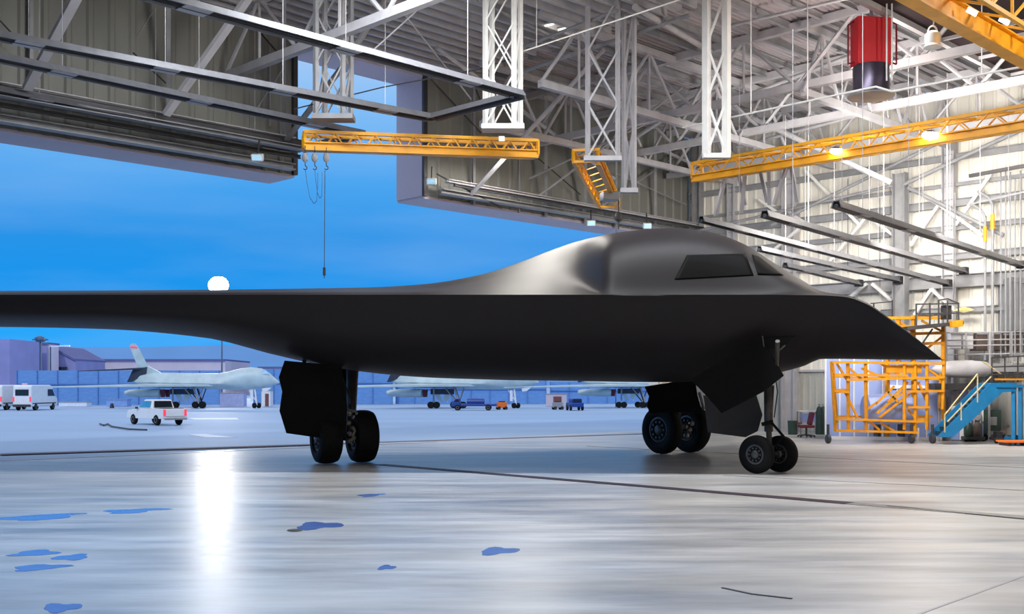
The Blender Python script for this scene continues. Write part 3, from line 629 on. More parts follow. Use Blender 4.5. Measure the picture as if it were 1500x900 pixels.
for c_ in cols:
    g = [tuple(mono(xs, [s[k][j] for s in ST], c_) for j in (0, 1)) for k in range(1, 8)]
    pt = [at(c_, g[k][0], g[k][1]) for k in range(6)]
    LE, L1, FL, CRN, BL, LF = pt
    td, tz = g[6]; TE = V(((c_-750)/F*td*.98, td, tz))
    mid = (CRN+TE)/2+V((0, 0, (CRN.z-TE.z)*.32))
    up_ = cr([LE, L1, FL, CRN, mid, TE], 7)
    br = V(((BL.x+TE.x)/2, (BL.y+TE.y)/2+.3, BL.z+(TE.z-BL.z)*.35))
    lo_ = cr([TE, br, BL, LF, LE], 7)
    rings.append(up_[:-1]+lo_[:-1])
rings.append([at(1381, 527.4, 22.48)+V((random.uniform(-.001, .001), 0, 0)) for _ in rings[0]])
hullmb = MB(); hullmb.loft(rings, cap=False)
n0 = len(rings[0]); hullmb.f.append(tuple(range(n0-1, -1, -1)))
BO = V((5.9, 25, 0))
bomber = thing('stealth_bomber', 'large black flying wing stealth bomber parked in the hangar doorway, nose pointing right', 'aircraft', BO)
hull = build(hullmb, 'fuselage', HULL, bomber, True)
hull.modifiers['split'].split_angle = math.radians(58)
bvh = BVHTree.FromPolygons(hullmb.v, hullmb.f)
# far wing
q = MB()
def wsec(le, te, z, th): 
    le = V(le); te = V(te)
    return [V((le.x, le.y, z)), V(((le.x*.7+te.x*.3), (le.y*.7+te.y*.3), z+th*.5)), V((te.x, te.y, z)), V(((le.x*.7+te.x*.3), (le.y*.7+te.y*.3), z-th*.5))]
q.loft([wsec((8.2, 27.5), (2, 33.5), 3.9, .8), wsec((9.8, 35), (5.6, 38.5), 4.0, .45), wsec((11.0, 42), (9, 44), 4.1, .2)])
build(q, 'far_wing', HULL, bomber, True)
def patch(poly, off, name, m, n=16, th=.012, smooth=True, lab=None, parent=bomber):
    """a panel that follows the skin: quadrilateral corners in order, projected along sight lines"""
    A, B, C_, D = [V((p[0], p[1], 0)) for p in poly]; P = []; ok = True
    for j in range(n+1):
        for i in range(n+1):
            u, v = i/n, j/n; p = (A*(1-u)+B*u)*(1-v)+(D*(1-u)+C_*u)*v
            d = at(p.x, p.y, 1.0)-V((0, 0, CZ)); hit = bvh.ray_cast(V((0, 0, CZ)), d.normalized())
            if hit[0] is None: ok = False; P.append(P[-1] if P else V((0, 0, 0))); continue
            nn = hit[1] if hit[1].dot(d) < 0 else -hit[1]
            P.append(hit[0]+nn*off)
    w = n+1; q = MB(); q.add(P, [(j*w+i, j*w+i+1, (j+1)*w+i+1, (j+1)*w+i) for j in range(n) for i in range(n)])
    o = build(q, name, m, parent, smooth); md = o.modifiers.new('sol', 'SOLIDIFY'); md.thickness = th; md.offset = 0
    if lab: o['label'] = lab
    return o
patch([(1006, 374), (1092, 372), (1104, 404), (988, 410)], .006, 'side_window', CANOPY, th=.004)
patch([(1101, 373), (1112, 377), (1148, 404), (1110, 403)], .012, 'windshield', CANOPY, 10, th=.004)
# black skin patch painted as the shade of the open gear bay
patch([(1113, 494), (1166, 492), (1150, 512), (1124, 512)], .01, 'gear_bay', BLACK, 10)

def plate(pts, Y0, slope, th, name, m, parent, lab=None):
    x0 = pts[0][0]; P = [at(x, y, Y0+slope*(x-x0)/100) for x, y in pts]
    n = (P[1]-P[0]).cross(P[2]-P[0]).normalized()
    if n.y < 0: n = -n
    q = MB(); q.prism(P, n*th); o = build(q, name, m, parent, bevel=.01)
    if lab: o['label'] = lab
    return o
def wheel(parent, c, D, w, ax, hubr=.42):
    ax = V(ax).normalized(); R = D/2; q = MB()
    prof = [(R*.52, -w*.36), (R*.60, -w*.47), (R*.80, -w*.5), (R*.93, -w*.43), (R*.985, -w*.28), (R, -w*.10), (R, w*.10), (R*.985, w*.28), (R*.93, w*.43), (R*.80, w*.5), (R*.60, w*.47), (R*.52, w*.36)]
    q.lathe(c, ax, prof, 40); ty = build(q, 'wheel', TYRE, parent, True)
    for s in (-1, 1):
        q = MB(); h = w*.30; q.lathe(c+ax*s*h*1.0, ax*s, [(R*.53, 0), (R*.52, w*.10), (R*.46, w*.12), (R*.42, w*.05), (R*.22, w*.06), (R*.18, w*.16), (R*.10, w*.2), (.005, w*.2)], 28)
        x = ax.cross(ZD).normalized(); y = ax.cross(x)
        for i in range(10):
            a = 2*math.pi*i/10; p = c+ax*s*(h+w*.08)+(x*math.cos(a)+y*math.sin(a))*R*.33
            q.tube(p, p+ax*s*w*.06, R*.05, 6)
        build(q, 'hub', HUBM, ty, True)
    return ty
# nose gear
lat = V((.69, .73, 0)).normalized(); O = at(1126, 693, 25.0)
ng = bomber
def gp(x, y, Y): return at(x, y, Y)
for (x, y, Y, D) in ((1108.5, 666.5, 24.75, .87), (1143, 665.5, 25.1, .85)):
    c = at(x, y, Y); c.z = D/2+.003; wheel(ng, c, D, .24, lat)
q = MB(); q.tube(at(1125, 552, 25.3), at(1126, 632, 25.0), .10, 16); q.tube(at(1126, 628, 25.0), at(1127, 650, 24.95), .065, 14)
q.tube(V((at(1108, 666, 24.75).x, 24.75, .435)), V((at(1143, 666, 25.1).x, 25.1, .43)), .05, 12)
build(q, 'nose_gear_strut', STRUTM, bomber, True)
q = MB(); q.bar(at(1129, 618, 24.85), at(1148, 640, 24.85), .07, .05); q.bar(at(1148, 640, 24.85), at(1135, 655, 24.9), .05, .04); q.bar(at(1116, 622, 24.85), at(1132, 618, 24.85), .09, .08)
build(q, 'torque_link', DOORM, bomber)
q = MB(); q.tube(at(1139, 500, 23.9), at(1138, 541, 24.6), .05, 10, .035); q.bar(at(1142, 513, 23.85), at(1150, 506, 23.8), .05, .03); q.bar(at(1117, 493, 24.1), at(1119, 508, 24.2), .02, .02)
build(q, 'door_link', STRUTM, bomber, True)
q = MB(); q.path([at(1133, 565, 25.2), at(1131, 600, 25.1), at(1130, 630, 25)], .02); q.path([at(1137, 560, 25.2), at(1139, 575, 25.2), at(1134, 612, 25.1)], .014); build(q, 'brake_hose', STEELD, bomber)
plate([(1011, 556), (1077, 518), (1116, 492), (1122, 507), (1148, 551), (1119, 574), (1057, 606), (1036, 582)], 25.6, -.9, .04, 'nose_gear_door', DOORM, bomber)
plate([(1030, 578), (1060, 601), (1108, 579), (1117, 608), (1110, 632), (1092, 641), (1037, 634)], 26.1, -.4, .04, 'nose_gear_door', mat('bomber_door_grey', (46, 46, 50), .5), bomber, 'slightly paler lower door panel')
q = MB(); q.bar(at(1020, 559, 26.9), at(1033, 559, 26.9), .06, .05); q.bar(at(1033, 559, 26.9), at(1037, 600, 26.9), .05, .05); q.bar(at(1024, 575, 27), at(1031, 600, 27), .05, .05); q.box(at(1040, 590, 26.9), (.14, .1, .14)); build(q, 'door_hinge', STRUTM, bomber)
# left main gear
latL = V((.90, .42, 0)).normalized()
for (x, Y, D) in ((478, 27.95, 1.30), (530.5, 28.4, 1.36)):
    c = at(x, 640, Y); c.z = D/2+.003; wheel(bomber, c, D, .60, latL)
q = MB(); q.tube(at(516, 540, 28.9), at(515, 605, 28.3), .17, 16, .12); q.tube(at(515, 600, 28.3), at(512, 640, 28.25), .11, 14); q.tube(V((at(480, 0, 28).x, 28.0, .66)), V((at(531, 0, 28.4).x, 28.42, .67)), .08, 12); q.bar(at(497, 540, 28.4), at(514, 592, 28.2), .05, .05)
build(q, 'main_gear_strut', STRUTM, bomber, True)
q = MB()
for (x, y) in ((512, 606), (519, 612), (510, 620), (518, 628), (513, 636), (520, 642), (512, 646)): q.ball(at(x, y, 28.1), .075)
q.path([at(508, 600, 28.1), at(522, 604, 28.05), at(523, 622, 28.05), at(514, 650, 28.1)], .035); build(q, 'brake_assembly', BRAKEM, bomber, True)
q = MB(); q.prism([at(497, 536, 28.9), at(526, 540, 28.9), at(516, 560, 28.7), at(512, 590, 28.6), at(503, 560, 28.7)], (0, .25, 0)); build(q, 'strut_fairing', DOORM, bomber)
plate([(417, 528.5), (490, 535), (500, 538), (507, 570), (509, 600), (506, 646), (462, 641), (419.5, 635), (409.5, 602), (413.5, 574), (408.5, 553)], 27.2, .5, .05, 'main_gear_door', DOORM, bomber)
q = MB(); q.tube(at(445, 522, 27.6), at(446, 534, 27.4), .05, 8); q.tube(at(470, 527, 27.7), at(470, 536, 27.5), .04, 8); q.tube(at(498, 530, 27.9), at(500, 541, 27.8), .05, 8); build(q, 'door_hinge', STRUTM, bomber)
# right main gear
latR = V((.80, .60, 0)).normalized()
for (x, Y, D) in ((970, 31.8, 1.42), (1011, 32.5, 1.46)):
    c = at(x, 630, Y); c.z = D/2+.003; wheel(bomber, c, D, .42, latR)
q = MB(); q.tube(at(1000, 556, 32.6), at(994, 600, 32.2), .16, 14, .12); q.tube(at(994, 598, 32.2), at(991, 634, 32.1), .1, 12); q.tube(V((at(970, 0, 31.8).x, 31.8, .71)), V((at(1011, 0, 32.5).x, 32.5, .72)), .08, 12)
build(q, 'main_gear_strut', STRUTM, bomber, True)
q = MB()
for (x, y) in ((1004, 625), (1010, 630), (1006, 638), (1013, 621)): q.ball(at(x, y, 31.9), .085)
build(q, 'brake_assembly', BRAKEM, bomber, True)
plate([(944.5, 566.5), (980, 561), (1018, 554), (1022, 580), (1030, 607), (1004, 604), (952, 606), (948, 594), (951, 581)], 30.6, .2, .05, 'main_gear_door', DOORM, bomber)

# ================================================================ equipment by the side wall
def tubes(mb, segs, r, fn):
    for (p, r_) in segs: mb.tube(fn(*p), fn(*r_), r, 6)
# lilac container/partition behind the yellow stand
q = MB(); B0 = gnd(1208, 640); B1 = gnd(1384, 640)
YB = 40.6
P = [at(1209, 527, YB), at(1379, 527, 39.6)]
c0 = V((P[0].x, P[0].y, 0)); c1 = V((P[1].x, P[1].y, 0)); hh = 3.0
t = thing('storage_partition', 'pale lilac blue panelled partition behind the yellow work stand', 'partition', (c0+c1)/2)
q.prism([c0, c1, c1+V((0, 0, hh)), c0+V((0, 0, hh))], V((.5, .9, 0))); build(q, 'body', LILAC, t)
q = MB(); q.bar(c0.lerp(c1, .55)+V((0, -.05, 1.95)), c1+V((0, -.05, 1.95)), .06, .12); q.bar(c0+V((0, -.05, .06)), c1+V((0, -.05, .06)), .06, .12)
for i in range(9): q.bar(c0.lerp(c1, i/8)+V((0, -.03, 0)), c0.lerp(c1, i/8)+V((0, -.03, hh)), .07, .04)
build(q, 'panel_ribs', WHITEP, t)
q = MB(); q.lathe(at(1300, 600, 38.5), V((1, .05, 0)), [(.05, -.9), (.5, -.8), (.55, 0), (.5, .8), (.05, .9)], 20)
t2 = thing('air_compressor', 'rounded lilac tank on feet behind the bars of the yellow stand', 'tank', at(1300, 600, 38.5)); build(q, 'tank', LILAC, t2, True)
q = MB(); q.box(at(1285, 600, 39.4)-V((0, 0, .75)), (.1, .5, .45)); q.box(at(1320, 600, 39.4)-V((0, 0, .75)), (.1, .5, .45)); build(q, 'feet', STEELD, t2)
# yellow main stand
def stand_seg(label_root, segs, Y, r, m, name, parent, back=0):
    for (x0, y0, x1, y1) in segs:
        q = MB(); o = V((back*.3, back, 0)); q.bar(at(x0, y0, Y)+o, at(x1, y1, Y)+o, r*2, r*2); build(q, name, m, parent)
YS = 37.6
t = thing('work_stand', 'large yellow tubular work stand on castors beneath the bomber nose tip', 'work stand', at(1300, 640, YS))
fr = [(1218, 530, 1224, 632), (1383, 530, 1381, 600), (1242, 530, 1243, 630), (1268, 530, 1269, 630), (1325, 530, 1325, 630), (1341, 530, 1341, 632), (1358, 530, 1358, 630)]
stand_seg('', fr, YS, .045, YELD, 'post', t)
ra = [(1218, 531, 1383, 533), (1222, 549, 1330, 551), (1240, 557, 1383, 553), (1224, 614, 1345, 618), (1224, 631, 1345, 634), (1330, 574, 1383, 573), (1330, 597, 1362, 597), (1222, 573, 1243, 575)]
stand_seg('', ra, YS-.06, .04, YELD, 'rail', t)
di = [(1288, 612, 1332, 578), (1284, 606, 1326, 572), (1238, 575, 1256, 612), (1262, 540, 1300, 556), (1300, 590, 1330, 560), (1290, 533, 1330, 556), (1283, 592, 1310, 566), (1345, 560, 1358, 590), (1290, 620, 1310, 632), (1245, 540, 1262, 556), (1272, 616, 1288, 630), (1226, 533, 1240, 556), (1348, 533, 1380, 556), (1330, 600, 1345, 618), (1300, 574, 1316, 590), (1270, 600, 1284, 590)]
stand_seg('', di, YS+.1, .035, YELD, 'brace', t)
stand_seg('', [(1220, 532, 1226, 622), (1300, 532, 1300, 622), (1383, 532, 1381, 600), (1345, 545, 1345, 620), (1222, 552, 1383, 556), (1224, 612, 1370, 612)], YS, .035, YELD, 'rear_tube', t, 1.2)
for (x0, y0, x1, y1, nm) in ((1296, 530, 1348, 552, 'deck_panel'), (1340, 610, 1360, 622, 'ballast_box'), (1222, 567, 1243, 579, 'tag_plate')):
    q = MB(); a_ = at(x0, y0, YS+.2); c_ = at(x1, y1, YS+.2); q.box((a_+c_)/2, (abs(c_.x-a_.x), .3, abs(c_.z-a_.z)*.5)); build(q, nm, YELD, t)
for x in (1213, 1335, 1366):
    c = at(x, 636, YS); c.z = .16
    q = MB(); q.lathe(c, V((1, .2, 0)), [(.05, -.06), (.15, -.05), (.16, 0), (.15, .05), (.05, .06)], 16); q.tube(c, c+V((0, 0, .5)), .05, 8); build(q, 'castor', STEELD, t, True)
# upper stand
YU = 39.0
t = thing('access_platform', 'yellow upper access platform with rail cage rising behind the bomber nose', 'platform', at(1350, 530, YU))
t.location = V((at(1350, 530, YU).x, YU, 0)); ORG[t.name] = t.location.copy()
stand_seg('', [(1300, 466, 1300, 640), (1338, 462, 1338, 640), (1382, 478, 1382, 640), (1316, 466, 1316, 530)], YU, .06, YELD, 'post', t)
stand_seg('', [(1296, 466, 1384, 466), (1300, 490, 1383, 488), (1300, 505, 1383, 503), (1300, 525, 1383, 525), (1300, 478, 1340, 479)], YU-.05, .05, YELD, 'rail', t)
stand_seg('', [(1302, 525, 1338, 490), (1338, 525, 1300, 492), (1340, 525, 1382, 492), (1316, 470, 1338, 488), (1302, 470, 1316, 488), (1350, 470, 1380, 486)], YU+.05, .035, YELD, 'brace', t)
q = MB(); q.bar(at(1322, 482, YU-.5), at(1404, 474, YU-.5), .9, .12); build(q, 'deck', STEELD, t)
q = MB(); q.bar(at(1392, 475, YU-1), at(1408, 474, YU-1), .3, .22); build(q, 'yellow_end', YELD, t)
cage = [(1342, 445, 1342, 478), (1362, 444, 1362, 476), (1375, 440, 1375, 475), (1388, 440, 1388, 474), (1404, 444, 1404, 474), (1342, 446, 1404, 445), (1342, 460, 1404, 459), (1375, 440, 1388, 438), (1388, 438, 1405, 445)]
stand_seg('', cage, YU-.7, .022, STEELD, 'cage_rail', t)
stand_seg('', cage[:5], YU-.2, .02, STEELD, 'cage_rail', t)
q = MB(); q.tube(at(1350, 505, YU-.5), at(1366, 482, YU-.6), .035, 6); build(q, 'prop', STEELD, t)
q = MB(); q.box(at(1386, 458, YU-.4), (.3, .2, .5)); build(q, 'control_box', STEELD, t)
# small mast platform behind nose ridge
t = thing('guard_rail', 'thin dark guard rail seen just above the bomber nose ridge', 'railing', at(1295, 465, 41)); t.location.z = 3.9; ORG[t.name] = t.location.copy()
stand_seg('', [(1275, 445, 1308, 442), (1280, 444, 1280, 466), (1307, 440, 1307, 466), (1290, 455, 1307, 454)], 41, .02, STEELD, 'rail', t)
# mezzanine with railings
YM = 40.0
t = thing('mezzanine_platform', 'grey steel mezzanine with pale railings at the right edge', 'platform', V((at(1450, 0, YM).x, YM, 0)))
q = MB(); a_ = at(1385, 535, YM); q.box(V((a_.x+2.4, YM+.4, a_.z-.1)), (4.8, 1.4, .3)); build(q, 'deck', GREYP, t)
for y in (487, 498, 506, 519):
    q = MB(); q.tube(at(1384, y+1, YM-.3), at(1570, y-2, YM-.3), .028, 6); build(q, 'hand_rail', STEELW, t)
for x in (1386, 1415, 1450, 1482, 1510):
    q = MB(); q.tube(at(x, 486, YM-.3), at(x, 535, YM-.3), .035, 6); build(q, 'rail_post', STEELW, t)
for x in (1390, 1440, 1510):
    q = MB(); p = at(x, 540, YM+.3); q.tube(V((p.x, p.y, 0)), p, .08, 8); build(q, 'support_leg', STEELG, t)
for (x0, y0, x1, y1, m, lab, d) in ((1425, 487, 1460, 514, BROWN, 'brown mottled crate standing on the mezzanine left of the conduits', .6), (1463, 488, 1520, 514, BROWN, 'brown crate on the mezzanine behind the conduit bundle', .6),
        (1470, 408, 1540, 486, GREYP, 'large plain grey cabinet high at the right edge behind the conduits', 1.0), (1388, 488, 1422, 512, WHITEP, 'pale grey case on the mezzanine at its left end', .5)):
    a_ = at(x0, y1, YM+.5); c_ = at(x1, y0, YM+.5); t = thing('storage_crate' if m is BROWN else 'equipment_cabinet', lab, 'crate' if m is BROWN else 'cabinet', V(((a_.x+c_.x)/2, YM+.5, a_.z)))
    q = MB(); q.box(((a_.x+c_.x)/2, YM+.5, (a_.z+c_.z)/2), (c_.x-a_.x, d, c_.z-a_.z)); build(q, 'body', m, t, bevel=.03)
    q = MB(); q.box(((a_.x+c_.x)/2, YM+.5-d/2-.02, (a_.z*.1+c_.z*.9)), ((c_.x-a_.x)*.96, .04, .06)); q.box(((a_.x+c_.x)/2, YM+.5-d/2-.02, (a_.z*.55+c_.z*.45)), (.06, .04, (c_.z-a_.z)*.9)); build(q, 'door_frame', STEELG, t)
# rounded white tank under mezzanine
t = thing('fuel_tank', 'long pale grey rounded tank below the mezzanine beside the nose tip', 'tank', V((at(1412, 0, 38.6).x, 38.6, 0)))
q = MB(); c = at(1412, 541, 38.9); q.lathe(c, V((1, 0, 0)), [(.02, -1.15), (.2, -.95), (.3, -.5), (.32, .2), (.26, .8), (.05, 1.05)], 20); build(q, 'tank_body', STEELW, t, True)
q = MB(); q.box(c-V((0, 0, .62)), (2.3, .6, .22)); build(q, 'cradle', STEELD, t)
for dx in (-.9, .9):
    q = MB(); p = c+V((dx, 0, -.7)); q.tube(p, V((p.x, p.y, 0)), .04, 6); build(q, 'leg', STEELG, t)
# white benches / shelving below
t = thing('tool_cabinet', 'white and grey low tool cabinet run between the yellow stand and the blue stairs', 'cabinet', V((at(1410, 0, 39.3).x, 39.3, 0)))
a_ = at(1392, 566, 39.3); c_ = at(1440, 640, 39.3); q = MB(); q.box(((a_.x+c_.x)/2, 39.5, a_.z/2), (c_.x-a_.x, .5, a_.z)); build(q, 'body', GREYP, t, bevel=.02)
for i in range(4):
    for j in range(3):
        q = MB(); q.box((a_.x+(c_.x-a_.x)*(i+.5)/4, 39.23, a_.z*(j+.5)/3), ((c_.x-a_.x)/4*.86, .04, a_.z/3*.84)); dr = build(q, 'drawer', [LILAC, WHITEP, GREYP][(i+j) % 3], t)
        q = MB(); q.box((a_.x+(c_.x-a_.x)*(i+.5)/4, 39.19, a_.z*(j+.75)/3), (.12, .03, .02)); build(q, 'handle', STEELD, dr)
# stairs
YT = 36.8
t = thing('access_stairs', 'bright blue steel stairs with yellow handrail climbing right to a landing', 'stairs', V((at(1440, 0, YT).x, YT, 0)))
for dy, nm in ((0, 'stringer'), (.9, 'stringer')):
    P = [at(1374, 640, YT), at(1385, 641, YT), at(1397, 640, YT), at(1469, 575, YT), at(1489, 574, YT), at(1489, 561, YT), at(1452, 561, YT)]
    q = MB(); q.prism([p+V((0, dy, 0)) for p in P], (0, .07, 0)); build(q, nm, TEAL, t)
for i in range(11):
    p = at(1392, 634, YT).lerp(at(1462, 568, YT), i/10); q = MB(); q.box(p+V((-.05, .45, 0)), (.26, .84, .04)); build(q, 'tread', STEELD, t)
q = MB(); q.box(at(1500, 566, YT)+V((0, .45, 0)), (1.9, 1.0, .1)); build(q, 'landing', TEAL, t)
for x, m in ((1487, TEAL), (1497, TEAL), (1512, TEAL)):
    p = at(x, 566, YT); q = MB(); q.bar(V((p.x, YT+.1, 0)), p+V((0, .1, 0)), .12, .12); build(q, 'landing_post', m, t)
for (x0, y0, x1, y1) in ((1388, 618, 1452, 552), (1384, 608, 1432, 548), (1440, 530, 1466, 548), (1384, 634, 1384, 606), (1408, 616, 1408, 590), (1432, 590, 1432, 550)):
    q = MB(); q.tube(at(x0, y0, YT), at(x1, y1, YT), .025, 6); build(q, 'yellow_handrail', TAN, t)
for (x0, y0, x1, y1) in ((1453, 524, 1453, 560), (1491, 522, 1491, 560), (1472, 523, 1472, 560), (1453, 524, 1520, 521), (1453, 538, 1520, 536), (1453, 549, 1520, 548), (1510, 521, 1510, 560)):
    q = MB(); q.tube(at(x0, y0, YT), at(x1, y1, YT), .025, 6); build(q, 'landing_rail', STEELD, t)
q = MB(); q.box(at(1490, 556, YT-.05), (1.5, .04, .06)); build(q, 'yellow_edge', YELD, t)
# floor clutter
def gbase(x, y): return gnd(x, y)
t = thing('office_chair', 'maroon swivel office chair left of the yellow stand', 'chair', gbase(1181, 641))
c = ORG[t.name]; s = .95
q = MB(); q.box(c+V((0, 0, .42)), (.55, .5, .10)); build(q, 'seat', MAROON, t, bevel=.04)
q = MB(); q.box(c+V((.2, .1, .72)), (.12, .46, .5), Matrix.Rotation(.2, 3, 'Y')); build(q, 'backrest', MAROON, t, bevel=.04)
q = MB(); q.tube(c+V((0, 0, .1)), c+V((0, 0, .38)), .04, 10); build(q, 'column', STEELD, t)
for i in range(5):
    a = 2*math.pi*i/5; q = MB(); e = c+V((.32*math.cos(a), .32*math.sin(a), .06)); q.bar(c+V((0, 0, .11)), e, .05, .04); q.ball(e-V((0, 0, .02)), .04, n=10); build(q, 'leg', STEELD, t)
q = MB(); q.box(c+V((-.28, 0, .55)), (.25, .05, .04)); q.bar(c+V((-.28, 0, .42)), c+V((-.28, 0, .55)), .03); build(q, 'armrest', MAROON, t)
t = thing('work_table', 'small white topped table with lilac drawers behind the maroon chair', 'table', gbase(1184, 636.5))
c = ORG[t.name]
q = MB(); q.box(c+V((0, 0, .95)), (.85, .6, .05)); build(q, 'top', WHITEP, t, bevel=.01)
for dx in (-.38, .38):
    for dy in (-.25, .25):
        q = MB(); q.bar(c+V((dx, dy, 0)), c+V((dx, dy, .94)), .04); build(q, 'leg', STEELG, t)
q = MB(); q.box(c+V((0, 0, .68)), (.6, .5, .35)); build(q, 'drawer_unit', LILAC, t, bevel=.01)
q = MB(); c = gbase(1161, 637); q.lathe(c, ZD, [(.16, 0), (.18, .02), (.2, .52), (.21, .56), (.17, .57)], 20); build(q, 'waste_bin', GREEN, smooth=True, label='dark green round bin at the foot of the side wall left of the maroon chair', cat='bin')
for (x, lab) in ((1200, 'tall dark gas cylinder next to the maroon chair'), (1206, 'second tall dark gas cylinder at the left foot of the yellow stand')):
    t = thing('gas_cylinder', lab, 'gas cylinder', gbase(x, 637), 'gas cylinders'); c = ORG[t.name]
    q = MB(); q.lathe(c, ZD, [(.12, 0), (.13, .03), (.13, .95), (.09, 1.1), (.04, 1.15)], 18); build(q, 'bottle', GREEN, t, True)
    q = MB(); q.tube(c+V((0, 0, 1.14)), c+V((0, 0, 1.25)), .035, 8); q.tube(c+V((-.06, 0, 1.22)), c+V((.06, 0, 1.22)), .02, 6); build(q, 'valve', STEELG, t)
t = thing('power_cart', 'boxy dark green power cart on wheels under the blue landing', 'cart', gbase(1449, 646)); c = ORG[t.name]
q = MB(); q.box(c+V((0, 0, .68)), (.62, .6, .86)); build(q, 'cabinet', GREEN, t, bevel=.02)
q = MB(); q.box(c+V((0, -.32, .72)), (.26, .04, .3)); q.box(c+V((0, -.32, .3)), (.4, .04, .12)); build(q, 'grille', STEELG, t)
for dx in (-.25, .25):
    q = MB(); q.lathe(c+V((dx, -.2, .13)), V((0, 1, 0)), [(.04, -.04), (.12, -.04), (.13, 0), (.12, .04), (.04, .04)], 16); build(q, 'wheel', TYRE, t, True)
for k, (x, lab, m) in enumerate(((1418, 'grey green machine with upright pipes at the foot of the blue stairs', GREEN), (1432, 'slim brown machine with pipes left of the dark green cart', BROWN))):
    t = thing('pump_unit', lab, 'machine', gbase(x, 647)); c = ORG[t.name]
    q = MB(); q.box(c+V((0, 0, .12)), (.36, .5, .12)); build(q, 'base', STEELD, t, bevel=.02)
    q = MB(); q.lathe(c+V((0, 0, .18)), ZD, [(.12, 0), (.15, .05), (.15, .4), (.08, .5)], 14); build(q, 'motor', m, t, True)
    q = MB(); q.path([c+V((-.12, 0, .2)), c+V((-.12, 0, 1.15)), c+V((.1, 0, 1.1)), c+V((.1, 0, .2))], .03); q.box(c+V((0, 0, .85)), (.2, .1, .16)); build(q, 'pipework', STEELG, t)
    for dx in (-.14, .14):
        q = MB(); q.ball(c+V((dx, -.15, .06)), .06, n=10); build(q, 'castor', TYRE, t)
t = thing('engine_dolly', 'low dark dolly carrying small parts right of the dark green cart', 'dolly', gbase(1466, 650)); c = ORG[t.name]
q = MB(); q.box(c+V((0, 0, .16)), (.6, .5, .08)); q.box(c+V((-.1, 0, .3)), (.2, .3, .22)); build(q, 'deck', STEELD, t, bevel=.01)
q = MB(); q.path([c+V((.1, 0, .2)), c+V((.15, 0, .55)), c+V((.28, 0, .6))], .04); q.ball(c+V((.05, 0, .35)), .12); build(q, 'fitting', BROWN, t, True)
for dx in (-.22, .22):
    q = MB(); q.ball(c+V((dx, -.15, .06)), .06, n=10); build(q, 'castor', TYRE, t)
t = thing('orange_pallet', 'flat orange platform on the floor at the right edge', 'pallet', gbase(1495, 653)); c = ORG[t.name]
q = MB(); q.box(c+V((.2, 0, .14)), (1.7, .8, .06)); build(q, 'top', ORANGE, t, bevel=.01)
for dx in (-.5, .2, .9):
    q = MB(); q.box(c+V((dx, 0, .06)), (.12, .7, .12)); build(q, 'runner', STEELD, t)
t = thing('tyre_stack', 'blue fitting box on the floor beneath the blue landing', 'box', gbase(1484, 651)); t.name = 'fitting_box'; ORG[t.name] = t.location.copy(); c = ORG[t.name]
q = MB(); q.box(c+V((0, 0, .14)), (.5, .3, .24)); build(q, 'body', TEAL, t, bevel=.03)
q = MB(); q.box(c+V((0, 0, .28)), (.3, .2, .05)); build(q, 'lid', STEELD, t)
q = MB(); c = gbase(1345, 648); q.tube(c, c+V((0, 0, .5)), .035, 8); q.lathe(c, ZD, [(.12, 0), (.12, .02), (.04, .03)], 14); build(q, 'marker_post', WHITEP, label='short white marker post on the floor before the yellow stand', cat='post')

# ================================================================ OUTSIDE
# hills
q = MB(); n = 60; top = []; 
def hy(x): return 503+5*math.sin(x*.004+1)+3*math.sin(x*.011)+ (x-300)*.012
xs_ = [-1400+i*80 for i in range(56)]
fr_ = [V(((x-750)/F*900, 900, -1)) for x in xs_]; tp = [at(x, hy(x), 960) for x in xs_]; bk = [V((p.x*1.2, 1300, -1)) for p in tp]
m_ = len(xs_); q.add(fr_+tp+bk, [(i, i+1, m_+i+1, m_+i) for i in range(m_-1)]+[(m_+i, m_+i+1, 2*m_+i+1, 2*m_+i) for i in range(m_-1)])
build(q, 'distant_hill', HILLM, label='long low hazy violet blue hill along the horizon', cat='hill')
def shed(label, px0, px1, ytop, Y, depth, m, ridge=None, eave=True, cat='building', extra=None):
    c0 = at(px0, ytop, Y); c1 = at(px1, ytop, Y); t = thing('hangar_building', label, cat, V(((c0.x+c1.x)/2, Y, 0)))
    q = MB()
    if ridge is None: poly = [V((c0.x, Y, 0)), V((c1.x, Y, 0)), c1, c0]
    else: poly = [V((c0.x, Y, 0)), V((c1.x, Y, 0)), c1]+[at(x, y, Y) for x, y in ridge]+[c0]
    q.prism(poly, (0, depth, 0)); build(q, 'wall', m, t)
    if eave:
        q = MB(); e = [c1]+([at(x, y, Y) for x, y in ridge] if ridge else [])+[c0]
        for a, b_ in zip(e, e[1:]):
            q.prism([a+V((0, -.4, 0)), b_+V((0, -.4, 0)), b_+V((0, -.4, .35)), a+V((0, -.4, .35))], (0, depth+.8, 0))
        build(q, 'roof', ROOFD, t)
    return t
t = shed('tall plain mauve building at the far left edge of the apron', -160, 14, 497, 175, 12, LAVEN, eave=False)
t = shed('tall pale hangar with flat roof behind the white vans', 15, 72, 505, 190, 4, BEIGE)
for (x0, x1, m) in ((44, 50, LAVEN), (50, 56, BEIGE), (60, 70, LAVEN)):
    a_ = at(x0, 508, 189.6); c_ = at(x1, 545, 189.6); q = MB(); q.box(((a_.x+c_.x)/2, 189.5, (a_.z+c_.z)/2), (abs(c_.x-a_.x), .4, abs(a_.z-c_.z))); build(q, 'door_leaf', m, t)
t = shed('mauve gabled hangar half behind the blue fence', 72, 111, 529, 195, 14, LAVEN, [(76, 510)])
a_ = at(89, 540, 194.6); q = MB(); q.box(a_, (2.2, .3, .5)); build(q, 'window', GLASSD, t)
t = shed('long low beige building behind the grey aircraft tail', 110, 330, 529, 215, 20, BEIGE)
